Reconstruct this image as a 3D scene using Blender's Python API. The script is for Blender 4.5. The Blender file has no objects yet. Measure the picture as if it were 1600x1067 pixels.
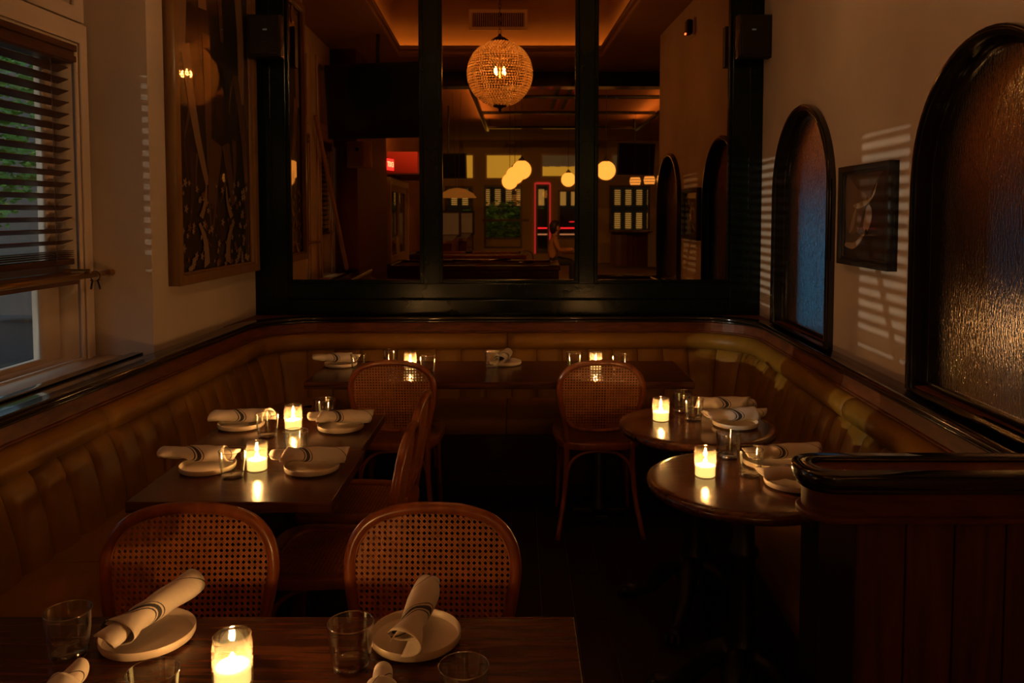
import bpy, bmesh, math, random
from mathutils import Vector, Matrix
random.seed(7)
PI = math.pi
S = 0.0313                      # both side walls lean this much in X per metre of Y
L0, W0, R0 = -1.78, -2.06, 1.335
def LX(y): return L0 + S*y      # left wall plane
def WX(y): return W0 + S*y      # recessed window wall plane
def RX(y): return R0 + S*y      # right wall plane

sc = bpy.context.scene
col = sc.collection
# ------------------------------------------------------------------ camera, world, sun, exposure
cam = bpy.data.cameras.new('camera'); camo = bpy.data.objects.new('camera', cam); col.objects.link(camo)
cam.sensor_width = 36.0; cam.sensor_fit = 'HORIZONTAL'; cam.lens = 1245/1600*36
cam.shift_x = -11/1600; cam.shift_y = -134/1600
cam.clip_start = 0.02; cam.clip_end = 200
camo.location = (0, 0, 1.575); camo.rotation_euler = (math.radians(90-3.1), 0, 0)
sc.camera = camo
sc.view_settings.view_transform = 'Standard'; sc.view_settings.look = 'None'
sc.view_settings.exposure = 0.0; sc.view_settings.gamma = 1.0; sc.view_settings.use_curve_mapping = False
sc.cycles.max_bounces = 8; sc.cycles.diffuse_bounces = 3; sc.cycles.glossy_bounces = 5; sc.cycles.transmission_bounces = 6; sc.cycles.transparent_max_bounces = 10
world = bpy.data.worlds.new('dusk_sky'); sc.world = world; world.use_nodes = True
world.node_tree.nodes['Background'].inputs[0].default_value = (0.30, 0.42, 0.55, 1)
world.node_tree.nodes['Background'].inputs[1].default_value = 1.0
sun = bpy.data.lights.new('low_sun', 'SUN'); sun.energy = 0.85; sun.angle = math.radians(0.25); sun.color = (1.0, 0.90, 0.72)
suno = bpy.data.objects.new('low_sun', sun); col.objects.link(suno)
sd = Vector((0.92, 0.405, -0.085)).normalized()
suno.rotation_euler = sd.to_track_quat('-Z', 'Y').to_euler(); suno.location = (-12, -3, 4)
FLAME_S = 1050.0; BULB_S = 440.0

# ------------------------------------------------------------------ materials
MATS = {}
def nodes_of(name):
    m = bpy.data.materials.new(name); m.use_nodes = True
    nt = m.node_tree; return m, nt, nt.nodes['Principled BSDF']
def N(nt, t, **kw):
    n = nt.nodes.new(t)
    for k, v in kw.items(): setattr(n, k, v)
    return n
def setp(b, **kw):
    for k, v in kw.items():
        b.inputs[k.replace('_', ' ')].default_value = v
def c4(c): return (c[0], c[1], c[2], 1.0)
def plain(name, c, rough=0.5, metal=0.0, coat=0.0, var=0.0, scale=8.0, bump=0.0, spec=0.5, bscale=None):
    m, nt, b = nodes_of(name)
    b.inputs['Base Color'].default_value = c4(c); b.inputs['Roughness'].default_value = rough
    b.inputs['Metallic'].default_value = metal; b.inputs['Coat Weight'].default_value = coat
    b.inputs['Coat Roughness'].default_value = 0.08; b.inputs['Specular IOR Level'].default_value = spec
    if var or bump:
        tc = N(nt, 'ShaderNodeTexCoord'); no = N(nt, 'ShaderNodeTexNoise'); no.inputs['Scale'].default_value = scale
        no.inputs['Detail'].default_value = 5
        nt.links.new(tc.outputs['Object'], no.inputs['Vector'])
        if var:
            r = N(nt, 'ShaderNodeValToRGB')
            r.color_ramp.elements[0].position = 0.3; r.color_ramp.elements[1].position = 0.7
            r.color_ramp.elements[0].color = c4([x*(1-var) for x in c]); r.color_ramp.elements[1].color = c4([min(1, x*(1+var)) for x in c])
            nt.links.new(no.outputs['Fac'], r.inputs['Fac']); nt.links.new(r.outputs['Color'], b.inputs['Base Color'])
        if bump:
            bn = no
            if bscale:
                bn = N(nt, 'ShaderNodeTexNoise'); bn.inputs['Scale'].default_value = bscale
                nt.links.new(tc.outputs['Object'], bn.inputs['Vector'])
            bp = N(nt, 'ShaderNodeBump'); bp.inputs['Strength'].default_value = bump; bp.inputs['Distance'].default_value = 0.01
            nt.links.new(bn.outputs['Fac'], bp.inputs['Height']); nt.links.new(bp.outputs['Normal'], b.inputs['Normal'])
    MATS[name] = m; return m
def wood(name, c1, c2, stretch=(1, 12, 12), rough=0.35, coat=0.0, scale=3.0, spec=0.5):
    m, nt, b = nodes_of(name); b.inputs['Specular IOR Level'].default_value = spec
    tc = N(nt, 'ShaderNodeTexCoord'); mp = N(nt, 'ShaderNodeMapping'); mp.inputs['Scale'].default_value = stretch
    no = N(nt, 'ShaderNodeTexNoise'); no.inputs['Scale'].default_value = scale; no.inputs['Detail'].default_value = 8; no.inputs['Distortion'].default_value = 0.6
    r = N(nt, 'ShaderNodeValToRGB'); r.color_ramp.elements[0].position = 0.34; r.color_ramp.elements[1].position = 0.68
    r.color_ramp.elements[0].color = c4(c1); r.color_ramp.elements[1].color = c4(c2)
    bp = N(nt, 'ShaderNodeBump'); bp.inputs['Strength'].default_value = 0.06; bp.inputs['Distance'].default_value = 0.004
    nt.links.new(tc.outputs['Object'], mp.inputs['Vector']); nt.links.new(mp.outputs['Vector'], no.inputs['Vector'])
    nt.links.new(no.outputs['Fac'], r.inputs['Fac']); nt.links.new(r.outputs['Color'], b.inputs['Base Color'])
    nt.links.new(no.outputs['Fac'], bp.inputs['Height']); nt.links.new(bp.outputs['Normal'], b.inputs['Normal'])
    setp(b, Roughness=rough); b.inputs['Coat Weight'].default_value = coat; b.inputs['Coat Roughness'].default_value = 0.15
    MATS[name] = m; return m
def emit(name, c, s):
    m, nt, b = nodes_of(name)
    setp(b, Base_Color=(0.02, 0.02, 0.02, 1), Roughness=0.4)
    b.inputs['Emission Color'].default_value = c4(c); b.inputs['Emission Strength'].default_value = s
    MATS[name] = m; return m
def thin_glass(name, tint=(0.97, 0.97, 0.95), refl=0.9, base=0.05, rough=0.02, power=3.0):
    m, nt, b = nodes_of(name); nt.nodes.remove(b); out = nt.nodes['Material Output']
    lw = N(nt, 'ShaderNodeLayerWeight'); lw.inputs['Blend'].default_value = 0.5
    pw = N(nt, 'ShaderNodeMath', operation='POWER'); pw.inputs[1].default_value = power
    mu = N(nt, 'ShaderNodeMath', operation='MULTIPLY_ADD'); mu.inputs[1].default_value = refl; mu.inputs[2].default_value = base
    tr = N(nt, 'ShaderNodeBsdfTransparent'); tr.inputs[0].default_value = c4(tint)
    gl = N(nt, 'ShaderNodeBsdfGlossy'); gl.inputs['Roughness'].default_value = rough
    mx = N(nt, 'ShaderNodeMixShader')
    nt.links.new(lw.outputs['Facing'], pw.inputs[0]); nt.links.new(pw.outputs[0], mu.inputs[0]); nt.links.new(mu.outputs[0], mx.inputs[0])
    nt.links.new(tr.outputs[0], mx.inputs[1]); nt.links.new(gl.outputs[0], mx.inputs[2]); nt.links.new(mx.outputs[0], out.inputs['Surface'])
    MATS[name] = m; return m

plain('plaster', (0.54, 0.44, 0.355), 0.75, var=0.10, scale=1.7, bump=0.10, bscale=22)
plain('trim_paint', (0.62, 0.50, 0.40), 0.5, var=0.03, scale=5)
plain('ceiling_paint', (0.34, 0.19, 0.10), 0.8, var=0.06, scale=2)
plain('cove_paint', (0.52, 0.36, 0.20), 0.8, var=0.04, scale=2)
plain('main_ceiling', (0.36, 0.18, 0.08), 0.8, var=0.08, scale=1)
plain('black_lacquer', (0.008, 0.007, 0.007), 0.14, coat=0.6)
plain('black_iron', (0.010, 0.010, 0.010), 0.42, metal=0.0, bump=0.2, scale=60)
plain('black_plastic', (0.010, 0.008, 0.008), 0.45)
plain('frame_black', (0.012, 0.012, 0.011), 0.5)
plain('screen_black', (0.004, 0.004, 0.004), 0.18)
plain('grille_cloth', (0.014, 0.009, 0.008), 0.9, bump=0.4, scale=260)
plain('green_paint', (0.0035, 0.0085, 0.0058), 0.20, var=0.15, scale=3, bump=0.06, bscale=40, spec=0.22)
plain('leather', (0.235, 0.115, 0.013), 0.46, var=0.14, scale=5, bump=0.12, bscale=45, spec=0.3)
plain('piping', (0.10, 0.05, 0.014), 0.5)
plain('ceramic', (0.66, 0.56, 0.45), 0.28, var=0.03, scale=20)
plain('brass', (0.55, 0.36, 0.12), 0.28, metal=1.0)
plain('cane', (0.50, 0.19, 0.06), 0.5, var=0.18, scale=40)
plain('felt', (0.045, 0.012, 0.008), 0.95)
plain('dark_red_paint', (0.14, 0.025, 0.018), 0.6, var=0.1, scale=2)
plain('orange_paint', (0.50, 0.20, 0.05), 0.7, var=0.05, scale=2)
plain('far_wall_paint', (0.46, 0.36, 0.14), 0.7, var=0.08, scale=1)
plain('main_wall_paint', (0.26, 0.12, 0.06), 0.75, var=0.08, scale=1.5)
plain('far_floor', (0.46, 0.33, 0.16), 0.5, var=0.12, scale=2)
plain('bronze_cap', (0.05, 0.03, 0.02), 0.4, metal=0.6)
plain('hair', (0.01, 0.007, 0.005), 0.6)
plain('skin', (0.40, 0.20, 0.12), 0.5)
plain('tan_shirt', (0.30, 0.15, 0.07), 0.85)
plain('dark_trousers', (0.02, 0.02, 0.025), 0.85)
plain('tan_lacquer', (0.42, 0.26, 0.12), 0.3, var=0.2, scale=6)
plain('pale_pole', (0.45, 0.25, 0.10), 0.5)
plain('canvas', (0.35, 0.16, 0.07), 0.9)
plain('leaf', (0.24, 0.46, 0.08), 0.55, var=0.35, scale=3)
plain('bark', (0.06, 0.035, 0.02), 0.9)
plain('pale_stone', (0.22, 0.20, 0.19), 0.8, var=0.08, scale=1)
plain('asphalt', (0.05, 0.05, 0.05), 0.9)
plain('white_plastic', (0.6, 0.55, 0.5), 0.5)
plain('red_paint', (0.45, 0.03, 0.03), 0.5)
plain('green_cloth', (0.10, 0.16, 0.05), 0.8)
wood('walnut_x', (0.040, 0.012, 0.005), (0.125, 0.043, 0.016), (1, 14, 14), 0.26, 0.08, 4)
wood('walnut_y', (0.030, 0.011, 0.005), (0.085, 0.034, 0.014), (14, 1, 14), 0.24, 0.25, 4)
wood('round_walnut', (0.045, 0.014, 0.006), (0.13, 0.045, 0.017), (2, 14, 14), 0.22, 0.4, 4)
wood('rail_wood', (0.075, 0.022, 0.009), (0.15, 0.044, 0.014), (3, 3, 16), 0.45, 0.0, 3, 0.22)
wood('panel_wood', (0.045, 0.012, 0.008), (0.13, 0.032, 0.016), (10, 10, 0.8), 0.42, 0.0, 3)
wood('bentwood', (0.20, 0.055, 0.016), (0.36, 0.105, 0.030), (6, 6, 2), 0.28, 0.3, 4)
wood('blind_wood', (0.055, 0.022, 0.012), (0.11, 0.042, 0.020), (8, 1, 8), 0.4, 0.0, 4)
wood('frame_gilt', (0.17, 0.085, 0.028), (0.24, 0.13, 0.045), (8, 8, 1), 0.4, 0.1, 4)
wood('floor_wood', (0.010, 0.004, 0.003), (0.024, 0.009, 0.006), (12, 1, 12), 0.45, 0.0, 3)
wood('bench_wood', (0.022, 0.008, 0.004), (0.048, 0.018, 0.009), (2, 2, 10), 0.4, 0.0, 3)
wood('red_wood', (0.06, 0.012, 0.008), (0.12, 0.024, 0.014), (2, 10, 10), 0.22, 0.4, 3)
m, nt, b = nodes_of('clear_glass'); setp(b, Base_Color=(0.97, 0.97, 0.96, 1), Roughness=0.0, IOR=1.47); b.inputs['Transmission Weight'].default_value = 1.0; MATS['clear_glass'] = m

def add_scatter(m, fac, c):
    nt = m.node_tree; out = nt.nodes['Material Output']; src = out.inputs['Surface'].links[0].from_socket
    tl = N(nt, 'ShaderNodeBsdfTranslucent'); tl.inputs[0].default_value = c4(c); mx = N(nt, 'ShaderNodeMixShader'); mx.inputs[0].default_value = fac
    nt.links.new(src, mx.inputs[1]); nt.links.new(tl.outputs[0], mx.inputs[2]); nt.links.new(mx.outputs[0], out.inputs['Surface'])
add_scatter(thin_glass('jar_glass', (1.0, 0.97, 0.90), 0.9, 0.06, 0.06), 0.04, (1, 0.85, 0.6))
thin_glass('tumbler_glass', (0.97, 0.97, 0.95), 0.9, 0.07, 0.05, 2.2); thin_glass('base_glass', (0.95, 0.95, 0.92), 0.8, 0.2, 0.08, 2.0); thin_glass('rim_glass', (0.95, 0.95, 0.92), 0.5, 0.45, 0.12)

thin_glass('window_glass', (0.90, 0.92, 0.90), 0.7, 0.06, 0.01)
emit('flame', (1.0, 0.50, 0.17), FLAME_S); emit('globe', (1.0, 0.50, 0.14), 4.0); emit('bulb', (1.0, 0.56, 0.24), BULB_S)
emit('cove_strip', (1.0, 0.45, 0.11), 13.0); emit('transom_glow', (0.85, 0.62, 0.10), 1.1); emit('transom_glow_dim', (0.55, 0.48, 0.36), 0.16)
emit('exit_red', (1.0, 0.02, 0.03), 9.0); emit('exit_white', (1.0, 0.25, 0.22), 14.0); emit('neon_red', (1.0, 0.03, 0.08), 3.2)
emit('neon_white', (1.0, 0.55, 0.45), 1.4); emit('facade_glow', (1.0, 0.72, 0.30), 0.85); emit('lantern', (1.0, 0.52, 0.16), 2.2)
emit('neon_edge', (1.0, 0.06, 0.12), 0.9); emit('amber_shade', (1.0, 0.45, 0.10), 0.35); emit('led_red', (1.0, 0.15, 0.08), 12); emit('blue_fill', (0.03, 0.16, 0.28), 2.4)
emit('low_fill_globe', (1.0, 0.45, 0.14), 5); emit('high_fill_globe', (1.0, 0.42, 0.10), 45); emit('fill_uplight', (1.0, 0.45, 0.12), 45); emit('lamp_bulb', (1.0, 0.55, 0.2), 60); emit('badge', (0.5, 0.4, 0.3), 0.06); emit('backglass', (1.0, 0.6, 0.35), 0.09)
# mirror: bronze tinted
m, nt, b = nodes_of('bronze_mirror'); setp(b, Base_Color=(0.42, 0.25, 0.108, 1), Metallic=1.0, Roughness=0.015); MATS['bronze_mirror'] = m
# wax scatters the flame; extra emission paints in its candlelit glow
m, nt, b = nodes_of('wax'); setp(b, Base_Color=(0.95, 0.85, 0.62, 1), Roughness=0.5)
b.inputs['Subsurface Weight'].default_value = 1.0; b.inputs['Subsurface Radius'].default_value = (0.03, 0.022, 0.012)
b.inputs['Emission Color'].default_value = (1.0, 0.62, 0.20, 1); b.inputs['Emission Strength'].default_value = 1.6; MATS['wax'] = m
# rain textured glass of the arches
m, nt, b = nodes_of('rain_glass')
setp(b, Base_Color=(0.80, 0.82, 0.80, 1), Roughness=0.10, IOR=1.45); b.inputs['Transmission Weight'].default_value = 1.0
tc = N(nt, 'ShaderNodeTexCoord'); mp = N(nt, 'ShaderNodeMapping'); mp.inputs['Scale'].default_value = (1, 130, 50)
no = N(nt, 'ShaderNodeTexNoise'); no.inputs['Scale'].default_value = 1.0; no.inputs['Detail'].default_value = 3
bp = N(nt, 'ShaderNodeBump'); bp.inputs['Strength'].default_value = 0.62; bp.inputs['Distance'].default_value = 0.004
nt.links.new(tc.outputs['Object'], mp.inputs['Vector']); nt.links.new(mp.outputs['Vector'], no.inputs['Vector'])
nt.links.new(no.outputs['Fac'], bp.inputs['Height']); nt.links.new(bp.outputs['Normal'], b.inputs['Normal']); MATS['rain_glass'] = m
# crystal beads: let light through, tinted amber
m, nt, b = nodes_of('bead_crystal'); nt.nodes.remove(b); out = nt.nodes['Material Output']
tr = N(nt, 'ShaderNodeBsdfTransparent'); tr.inputs[0].default_value = (0.85, 0.70, 0.50, 1)
tl = N(nt, 'ShaderNodeBsdfTranslucent'); tl.inputs[0].default_value = (1.0, 0.86, 0.62, 1)
gl = N(nt, 'ShaderNodeBsdfGlossy'); gl.inputs[0].default_value = (0.9, 0.75, 0.5, 1); gl.inputs['Roughness'].default_value = 0.12
m1 = N(nt, 'ShaderNodeMixShader'); m1.inputs[0].default_value = 0.66; m2 = N(nt, 'ShaderNodeMixShader'); m2.inputs[0].default_value = 0.2
nt.links.new(tr.outputs[0], m1.inputs[1]); nt.links.new(tl.outputs[0], m1.inputs[2]); nt.links.new(m1.outputs[0], m2.inputs[1]); nt.links.new(gl.outputs[0], m2.inputs[2])
nt.links.new(m2.outputs[0], out.inputs['Surface']); MATS['bead_crystal'] = m
# napkin: off-white cotton with three dark stripes near one end and two thin ones near the other
m, nt, b = nodes_of('napkin'); setp(b, Roughness=0.9)
tc = N(nt, 'ShaderNodeTexCoord'); sx = N(nt, 'ShaderNodeSeparateXYZ'); nt.links.new(tc.outputs['Object'], sx.inputs[0])
sk = N(nt, 'ShaderNodeMath', operation='MULTIPLY_ADD'); sk.inputs[1].default_value = 1.5; nt.links.new(sx.outputs['Y'], sk.inputs[0]); nt.links.new(sx.outputs['X'], sk.inputs[2])
rp = N(nt, 'ShaderNodeMapRange'); rp.inputs['From Min'].default_value = -0.13; rp.inputs['From Max'].default_value = 0.13; nt.links.new(sk.outputs[0], rp.inputs['Value'])
cr = N(nt, 'ShaderNodeValToRGB'); cr.color_ramp.interpolation = 'CONSTANT'
W_, D_ = (0.72, 0.64, 0.56, 1), (0.055, 0.055, 0.06, 1)
st = [(0.0, W_), (0.29, D_), (0.305, W_), (0.325, D_), (0.375, W_), (0.395, D_), (0.41, W_), (0.83, D_), (0.84, W_)]
cr.color_ramp.elements[0].color = W_; cr.color_ramp.elements[1].position = 0.29; cr.color_ramp.elements[1].color = D_
for p_, c_ in st[2:]:
    e_ = cr.color_ramp.elements.new(p_); e_.color = c_
nt.links.new(rp.outputs[0], cr.inputs['Fac']); nt.links.new(cr.outputs['Color'], b.inputs['Base Color'])
no = N(nt, 'ShaderNodeTexNoise'); no.inputs['Scale'].default_value = 45; bp = N(nt, 'ShaderNodeBump'); bp.inputs['Strength'].default_value = 0.35; bp.inputs['Distance'].default_value = 0.004
nt.links.new(tc.outputs['Object'], no.inputs['Vector']); nt.links.new(no.outputs['Fac'], bp.inputs['Height']); nt.links.new(bp.outputs['Normal'], b.inputs['Normal']); MATS['napkin'] = m
# glazed prints
def print_mat(name, c, rough=0.5):
    m = plain(name, c, rough, coat=1.0); m.node_tree.nodes['Principled BSDF'].inputs['Coat IOR'].default_value = 1.9; m.node_tree.nodes['Principled BSDF'].inputs['Coat Roughness'].default_value = 0.01; return m
for n_, c_ in (('print_dark', (0.012, 0.008, 0.007)), ('print_brown', (0.10, 0.052, 0.028)), ('print_tan', (0.27, 0.17, 0.10)), ('print_flower', (0.30, 0.21, 0.13)),
               ('print_fold', (0.035, 0.02, 0.013)), ('print_ochre', (0.16, 0.07, 0.02)), ('wave_dark', (0.012, 0.010, 0.010)), ('wave_mid', (0.10, 0.07, 0.06)), ('wave_pale', (0.36, 0.27, 0.21)), ('wave_sky', (0.17, 0.11, 0.085))):
    print_mat(n_, c_)
M = MATS

# ------------------------------------------------------------------ mesh helpers
def link(o): col.objects.link(o); return o
def obj(name, bm, mat, parent=None, loc=None, rot=None, smooth=False, autosmooth=None):
    if isinstance(bm, bmesh.types.BMesh):
        bmesh.ops.recalc_face_normals(bm, faces=bm.faces)
        me = bpy.data.meshes.new(name); bm.to_mesh(me); bm.free()
    else: me = bm
    if smooth:
        for p in me.polygons: p.use_smooth = True
    if autosmooth is not None:
        try: me.set_sharp_from_angle(angle=math.radians(autosmooth))
        except Exception: pass
        for p in me.polygons: p.use_smooth = True
    if mat is not None and not me.materials:
        me.materials.append(M[mat] if isinstance(mat, str) else mat)
    o = link(bpy.data.objects.new(name, me))
    if parent is not None: o.parent = parent
    if loc is not None: o.location = loc
    if rot is not None: o.rotation_euler = rot
    return o
def tag(o, label, cat, group=None):
    o['label'] = label; o['category'] = cat
    if group: o['group'] = group
    return o
def thing(name, label, cat, loc=(0, 0, 0), rotz=0, group=None):
    o = link(bpy.data.objects.new(name, None)); o.empty_display_size = 0.05
    o.location = loc; o.rotation_euler = (0, 0, rotz); return tag(o, label, cat, group)
def struct(name, bm, mat, label=None, **kw):
    o = obj(name, bm, mat, **kw); o['kind'] = 'structure'
    if label: o['label'] = label
    return o
def struct_root(name, label=None):
    o = link(bpy.data.objects.new(name, None)); o['kind'] = 'structure'
    if label: o['label'] = label
    return o
def BM(): return bmesh.new()
def abox(bm, x0, x1, y0, y1, z0, z1, mtx=None, bev=0.0):
    t = bmesh.new(); bmesh.ops.create_cube(t, size=1.0)
    for v in t.verts: v.co = Vector(((x0+x1)/2 + v.co.x*(x1-x0), (y0+y1)/2 + v.co.y*(y1-y0), (z0+z1)/2 + v.co.z*(z1-z0)))
    if bev: bmesh.ops.bevel(t, geom=list(t.edges), offset=bev, segments=2, affect='EDGES', profile=0.5)
    if mtx is not None: bmesh.ops.transform(t, matrix=mtx, verts=t.verts)
    merge(bm, t)
def merge(bm, t):
    me = bpy.data.meshes.new('tmp'); t.to_mesh(me); t.free(); bm.from_mesh(me); bpy.data.meshes.remove(me)
def box(x0, x1, y0, y1, z0, z1, bev=0.0, mtx=None):
    bm = BM(); abox(bm, x0, x1, y0, y1, z0, z1, mtx, bev); return bm
def lathe(bm, prof, n=32, c=(0, 0, 0), closed=False):
    rings = []
    for r, z in prof:
        if r < 1e-6: rings.append([bm.verts.new((c[0], c[1], c[2]+z))])
        else: rings.append([bm.verts.new((c[0]+r*math.cos(2*PI*k/n), c[1]+r*math.sin(2*PI*k/n), c[2]+z)) for k in range(n)])
    m_ = len(rings)
    for i in range(m_ if closed else m_-1):
        a, b_ = rings[i], rings[(i+1) % m_]
        for k in range(n):
            k2 = (k+1) % n
            if len(a) == 1 and len(b_) == 1: continue
            if len(a) == 1: bm.faces.new((a[0], b_[k], b_[k2]))
            elif len(b_) == 1: bm.faces.new((a[k], a[k2], b_[0]))
            else: bm.faces.new((a[k], a[k2], b_[k2], b_[k]))
    return bm
def smooth_path(pts, sub=6, closed=False):
    P = [Vector(p) for p in pts]; out = []; n = len(P)
    rng = range(n if closed else n-1)
    for i in rng:
        p0 = P[(i-1) % n] if (closed or i > 0) else P[i]*2-P[i+1]
        p1 = P[i]; p2 = P[(i+1) % n]; p3 = P[(i+2) % n] if (closed or i+2 < n) else p2*2-p1
        for k in range(sub):
            t = k/sub
            out.append(0.5*((2*p1)+(p2-p0)*t+(2*p0-5*p1+4*p2-p3)*t*t+(3*p1-p0-3*p2+p3)*t*t*t))
    if not closed: out.append(P[-1])
    return out
def tube(bm, pts, rad, n=10, closed=False):
    P = [Vector(p) for p in pts]; m_ = len(P)
    rads = rad if isinstance(rad, (list, tuple)) else [rad]*m_
    if len(rads) != m_: rads = [rads[0]+(rads[-1]-rads[0])*i/(m_-1) for i in range(m_)]
    rings = []; prev = None
    for i in range(m_):
        if closed: t = P[(i+1) % m_]-P[i-1]
        else: t = P[min(i+1, m_-1)]-P[max(i-1, 0)]
        t.normalize()
        if prev is None:
            up = Vector((0, 0, 1)) if abs(t.z) < 0.9 else Vector((1, 0, 0)); a = t.cross(up).normalized()
        else: a = (prev - t*prev.dot(t)).normalized()
        prev = a; b_ = t.cross(a)
        rings.append([bm.verts.new(P[i]+(a*math.cos(2*PI*k/n)+b_*math.sin(2*PI*k/n))*rads[i]) for k in range(n)])
    for i in range(m_ if closed else m_-1):
        A, B = rings[i], rings[(i+1) % m_]
        for k in range(n): bm.faces.new((A[k], A[(k+1) % n], B[(k+1) % n], B[k]))
    if not closed: bm.faces.new(rings[0][::-1]); bm.faces.new(rings[-1])
    return bm
def loops_mesh(loops, depth, fn=None, bevel=0.0):
    """solid plate from 2D loops (inner loops are holes); fn maps (x, y, d) with d in 0..depth"""
    cu = bpy.data.curves.new('tmp', 'CURVE'); cu.dimensions = '2D'; cu.fill_mode = 'BOTH'; cu.extrude = depth/2; cu.bevel_depth = bevel; cu.bevel_resolution = 1
    for lp in loops:
        s_ = cu.splines.new('POLY'); s_.points.add(len(lp)-1)
        for p, q in zip(s_.points, lp): p.co = (q[0], q[1], 0, 1)
        s_.use_cyclic_u = True
    o = bpy.data.objects.new('tmp', cu); col.objects.link(o)
    dg = bpy.context.evaluated_depsgraph_get(); me = bpy.data.meshes.new_from_object(o.evaluated_get(dg))
    bpy.data.objects.remove(o); bpy.data.curves.remove(cu)
    bm = BM(); bm.from_mesh(me); bpy.data.meshes.remove(me)
    bmesh.ops.remove_doubles(bm, verts=bm.verts, dist=1e-5)
    for v in bm.verts:
        x, y, d = v.co.x, v.co.y, v.co.z+depth/2
        v.co = Vector(fn(x, y, d)) if fn else Vector((x, y, d))
    return bm
def rect(x0, x1, y0, y1): return [(x0, y0), (x1, y0), (x1, y1), (x0, y1)]
def arch(c, hw, z0, zs, n=28): return [(c-hw, z0), (c+hw, z0)] + [(c+hw*math.cos(PI*k/n), zs+hw*math.sin(PI*k/n)) for k in range(n+1)]
def apply_mods(o):
    dg = bpy.context.evaluated_depsgraph_get(); me = bpy.data.meshes.new_from_object(o.evaluated_get(dg))
    old = o.data; o.modifiers.clear(); o.data = me; return o
def text_mesh(body, size, depth=0.002):
    cu = bpy.data.curves.new('txt', 'FONT'); cu.body = body; cu.size = size; cu.extrude = depth; cu.align_x = 'CENTER'; cu.align_y = 'CENTER'
    o = bpy.data.objects.new('txt', cu); col.objects.link(o)
    dg = bpy.context.evaluated_depsgraph_get(); me = bpy.data.meshes.new_from_object(o.evaluated_get(dg))
    bpy.data.objects.remove(o); bpy.data.curves.remove(cu); return me
def copy_tree(o, parent=None):
    c = link(o.copy())
    if parent is not None: c.parent = parent
    for ch in list(o.children): copy_tree(ch, c)
    return c
def point_light(name, parent, loc, w, c, r):
    l = bpy.data.lights.new(name, 'POINT'); l.energy = w; l.color = c; l.shadow_soft_size = r
    o = link(bpy.data.objects.new(name, l)); o.parent = parent; o.location = loc; return o

# ------------------------------------------------------------------ the room shell
fl = struct('floor', box(-3.0, 7.0, -15.6, 7.6, -0.12, -0.006), 'far_floor', 'dark wooden floor running through the whole room')
pm = None
for i in range(15):                                    # planks of the nook, run along the room
    x0 = -0.95 + i*0.13; y = 0.4 + 0.37*(i % 3)
    k = 0; ys = [0.2] + [v for v in (0.9+0.31*(i % 4), 2.2+0.27*((i*2) % 5), 3.4+0.2*(i % 3))] + [4.36]
    for a, b_ in zip(ys[:-1], ys[1:]):
        obj('plank', box(x0+0.001, x0+0.129, a+0.001, b_-0.001, -0.005, 0.0), 'floor_wood', fl)
obj('side_boards', box(-2.0, -0.952, 0.2, 4.9, -0.005, 0.0), 'floor_wood', fl); obj('side_boards', box(1.002, 1.5, 0.2, 4.9, -0.005, 0.0), 'floor_wood', fl)
H1 = 3.32; HM = 3.79
def shear_L(x0): return lambda t, z, d: (x0 + S*t - d, t, z)      # solid goes to -X
def shear_R(x0): return lambda t, z, d: (x0 + S*t + d, t, z)      # solid goes to +X
# left wall with the picture, and its return
bm = BM()
fp = [(LX(5.05), 5.05), (LX(3.61), 3.61), (WX(3.61)-0.15, 3.61), (WX(3.61)-0.15, 5.05)]
lo = [bm.verts.new((x, y, 0)) for x, y in fp]; hi = [bm.verts.new((x, y, 3.9)) for x, y in fp]
bm.faces.new(lo[::-1]); bm.faces.new(hi)
for i in range(4): bm.faces.new((lo[i], lo[(i+1) % 4], hi[(i+1) % 4], hi[i]))
struct('wall_left', bm, 'plaster', 'cream plaster wall carrying the tall framed picture')
holes = [rect(2.35, 3.51, 0.93, 2.30), rect(2.35, 3.51, 2.47, 3.05), rect(1.30, 1.86, 0.93, 2.30), rect(1.30, 1.86, 2.47, 3.05)]
struct('wall_window', loops_mesh([rect(-1.2, 3.61, 0, 3.9)] + holes, 0.16, shear_L(W0)), 'plaster', 'recessed cream wall holding the blinded windows')
struct('wall_knee', loops_mesh([rect(1.20, 3.61, 0, 0.925)], 0.30, shear_L(L0-0.005)), 'trim_paint', 'low wall and ledge under the window')
# main room walls (seen in the mirror)
struct('wall_pilaster', loops_mesh([rect(-1.1, 1.22, 0, HM)], 0.30, shear_L(L0)), 'dark_red_paint', 'dark red wall section reflected in the left mirror')
struct('wall_main_left', loops_mesh([rect(-15.2, -1.1, 0, HM+0.1), rect(-4.3, -1.75, -0.01, 2.1)][:1], 0.2, shear_L(L0-0.12)), 'main_wall_paint', 'brown wall of the main room seen in the mirror')
struct('wall_right', loops_mesh([rect(1.87, 5.05, 0, 3.9), arch(4.107, 0.430, 0.945, 1.67), arch(2.39, 0.430, 0.945, 1.67)], 0.14, shear_R(R0)), 'plaster', 'cream plaster wall with two arched windows')
struct('wall_back', box(-2.3, 1.75, 4.975, 5.10, 0, 3.9), 'plaster', 'wall behind the big mirror')
struct('wall_main_right', box(6.2, 6.4, -15.2, 7.6, 0, 3.9), 'main_wall_paint')
struct('wall_neighbour', box(1.6, 6.4, 7.45, 7.6, 0, 3.9), 'orange_paint', 'end wall of the space behind the arches')
struct('wall_partition', box(1.75, 6.4, 1.70, 1.86, 0, 3.9), 'main_wall_paint', 'wall closing the space behind the arches')
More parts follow.
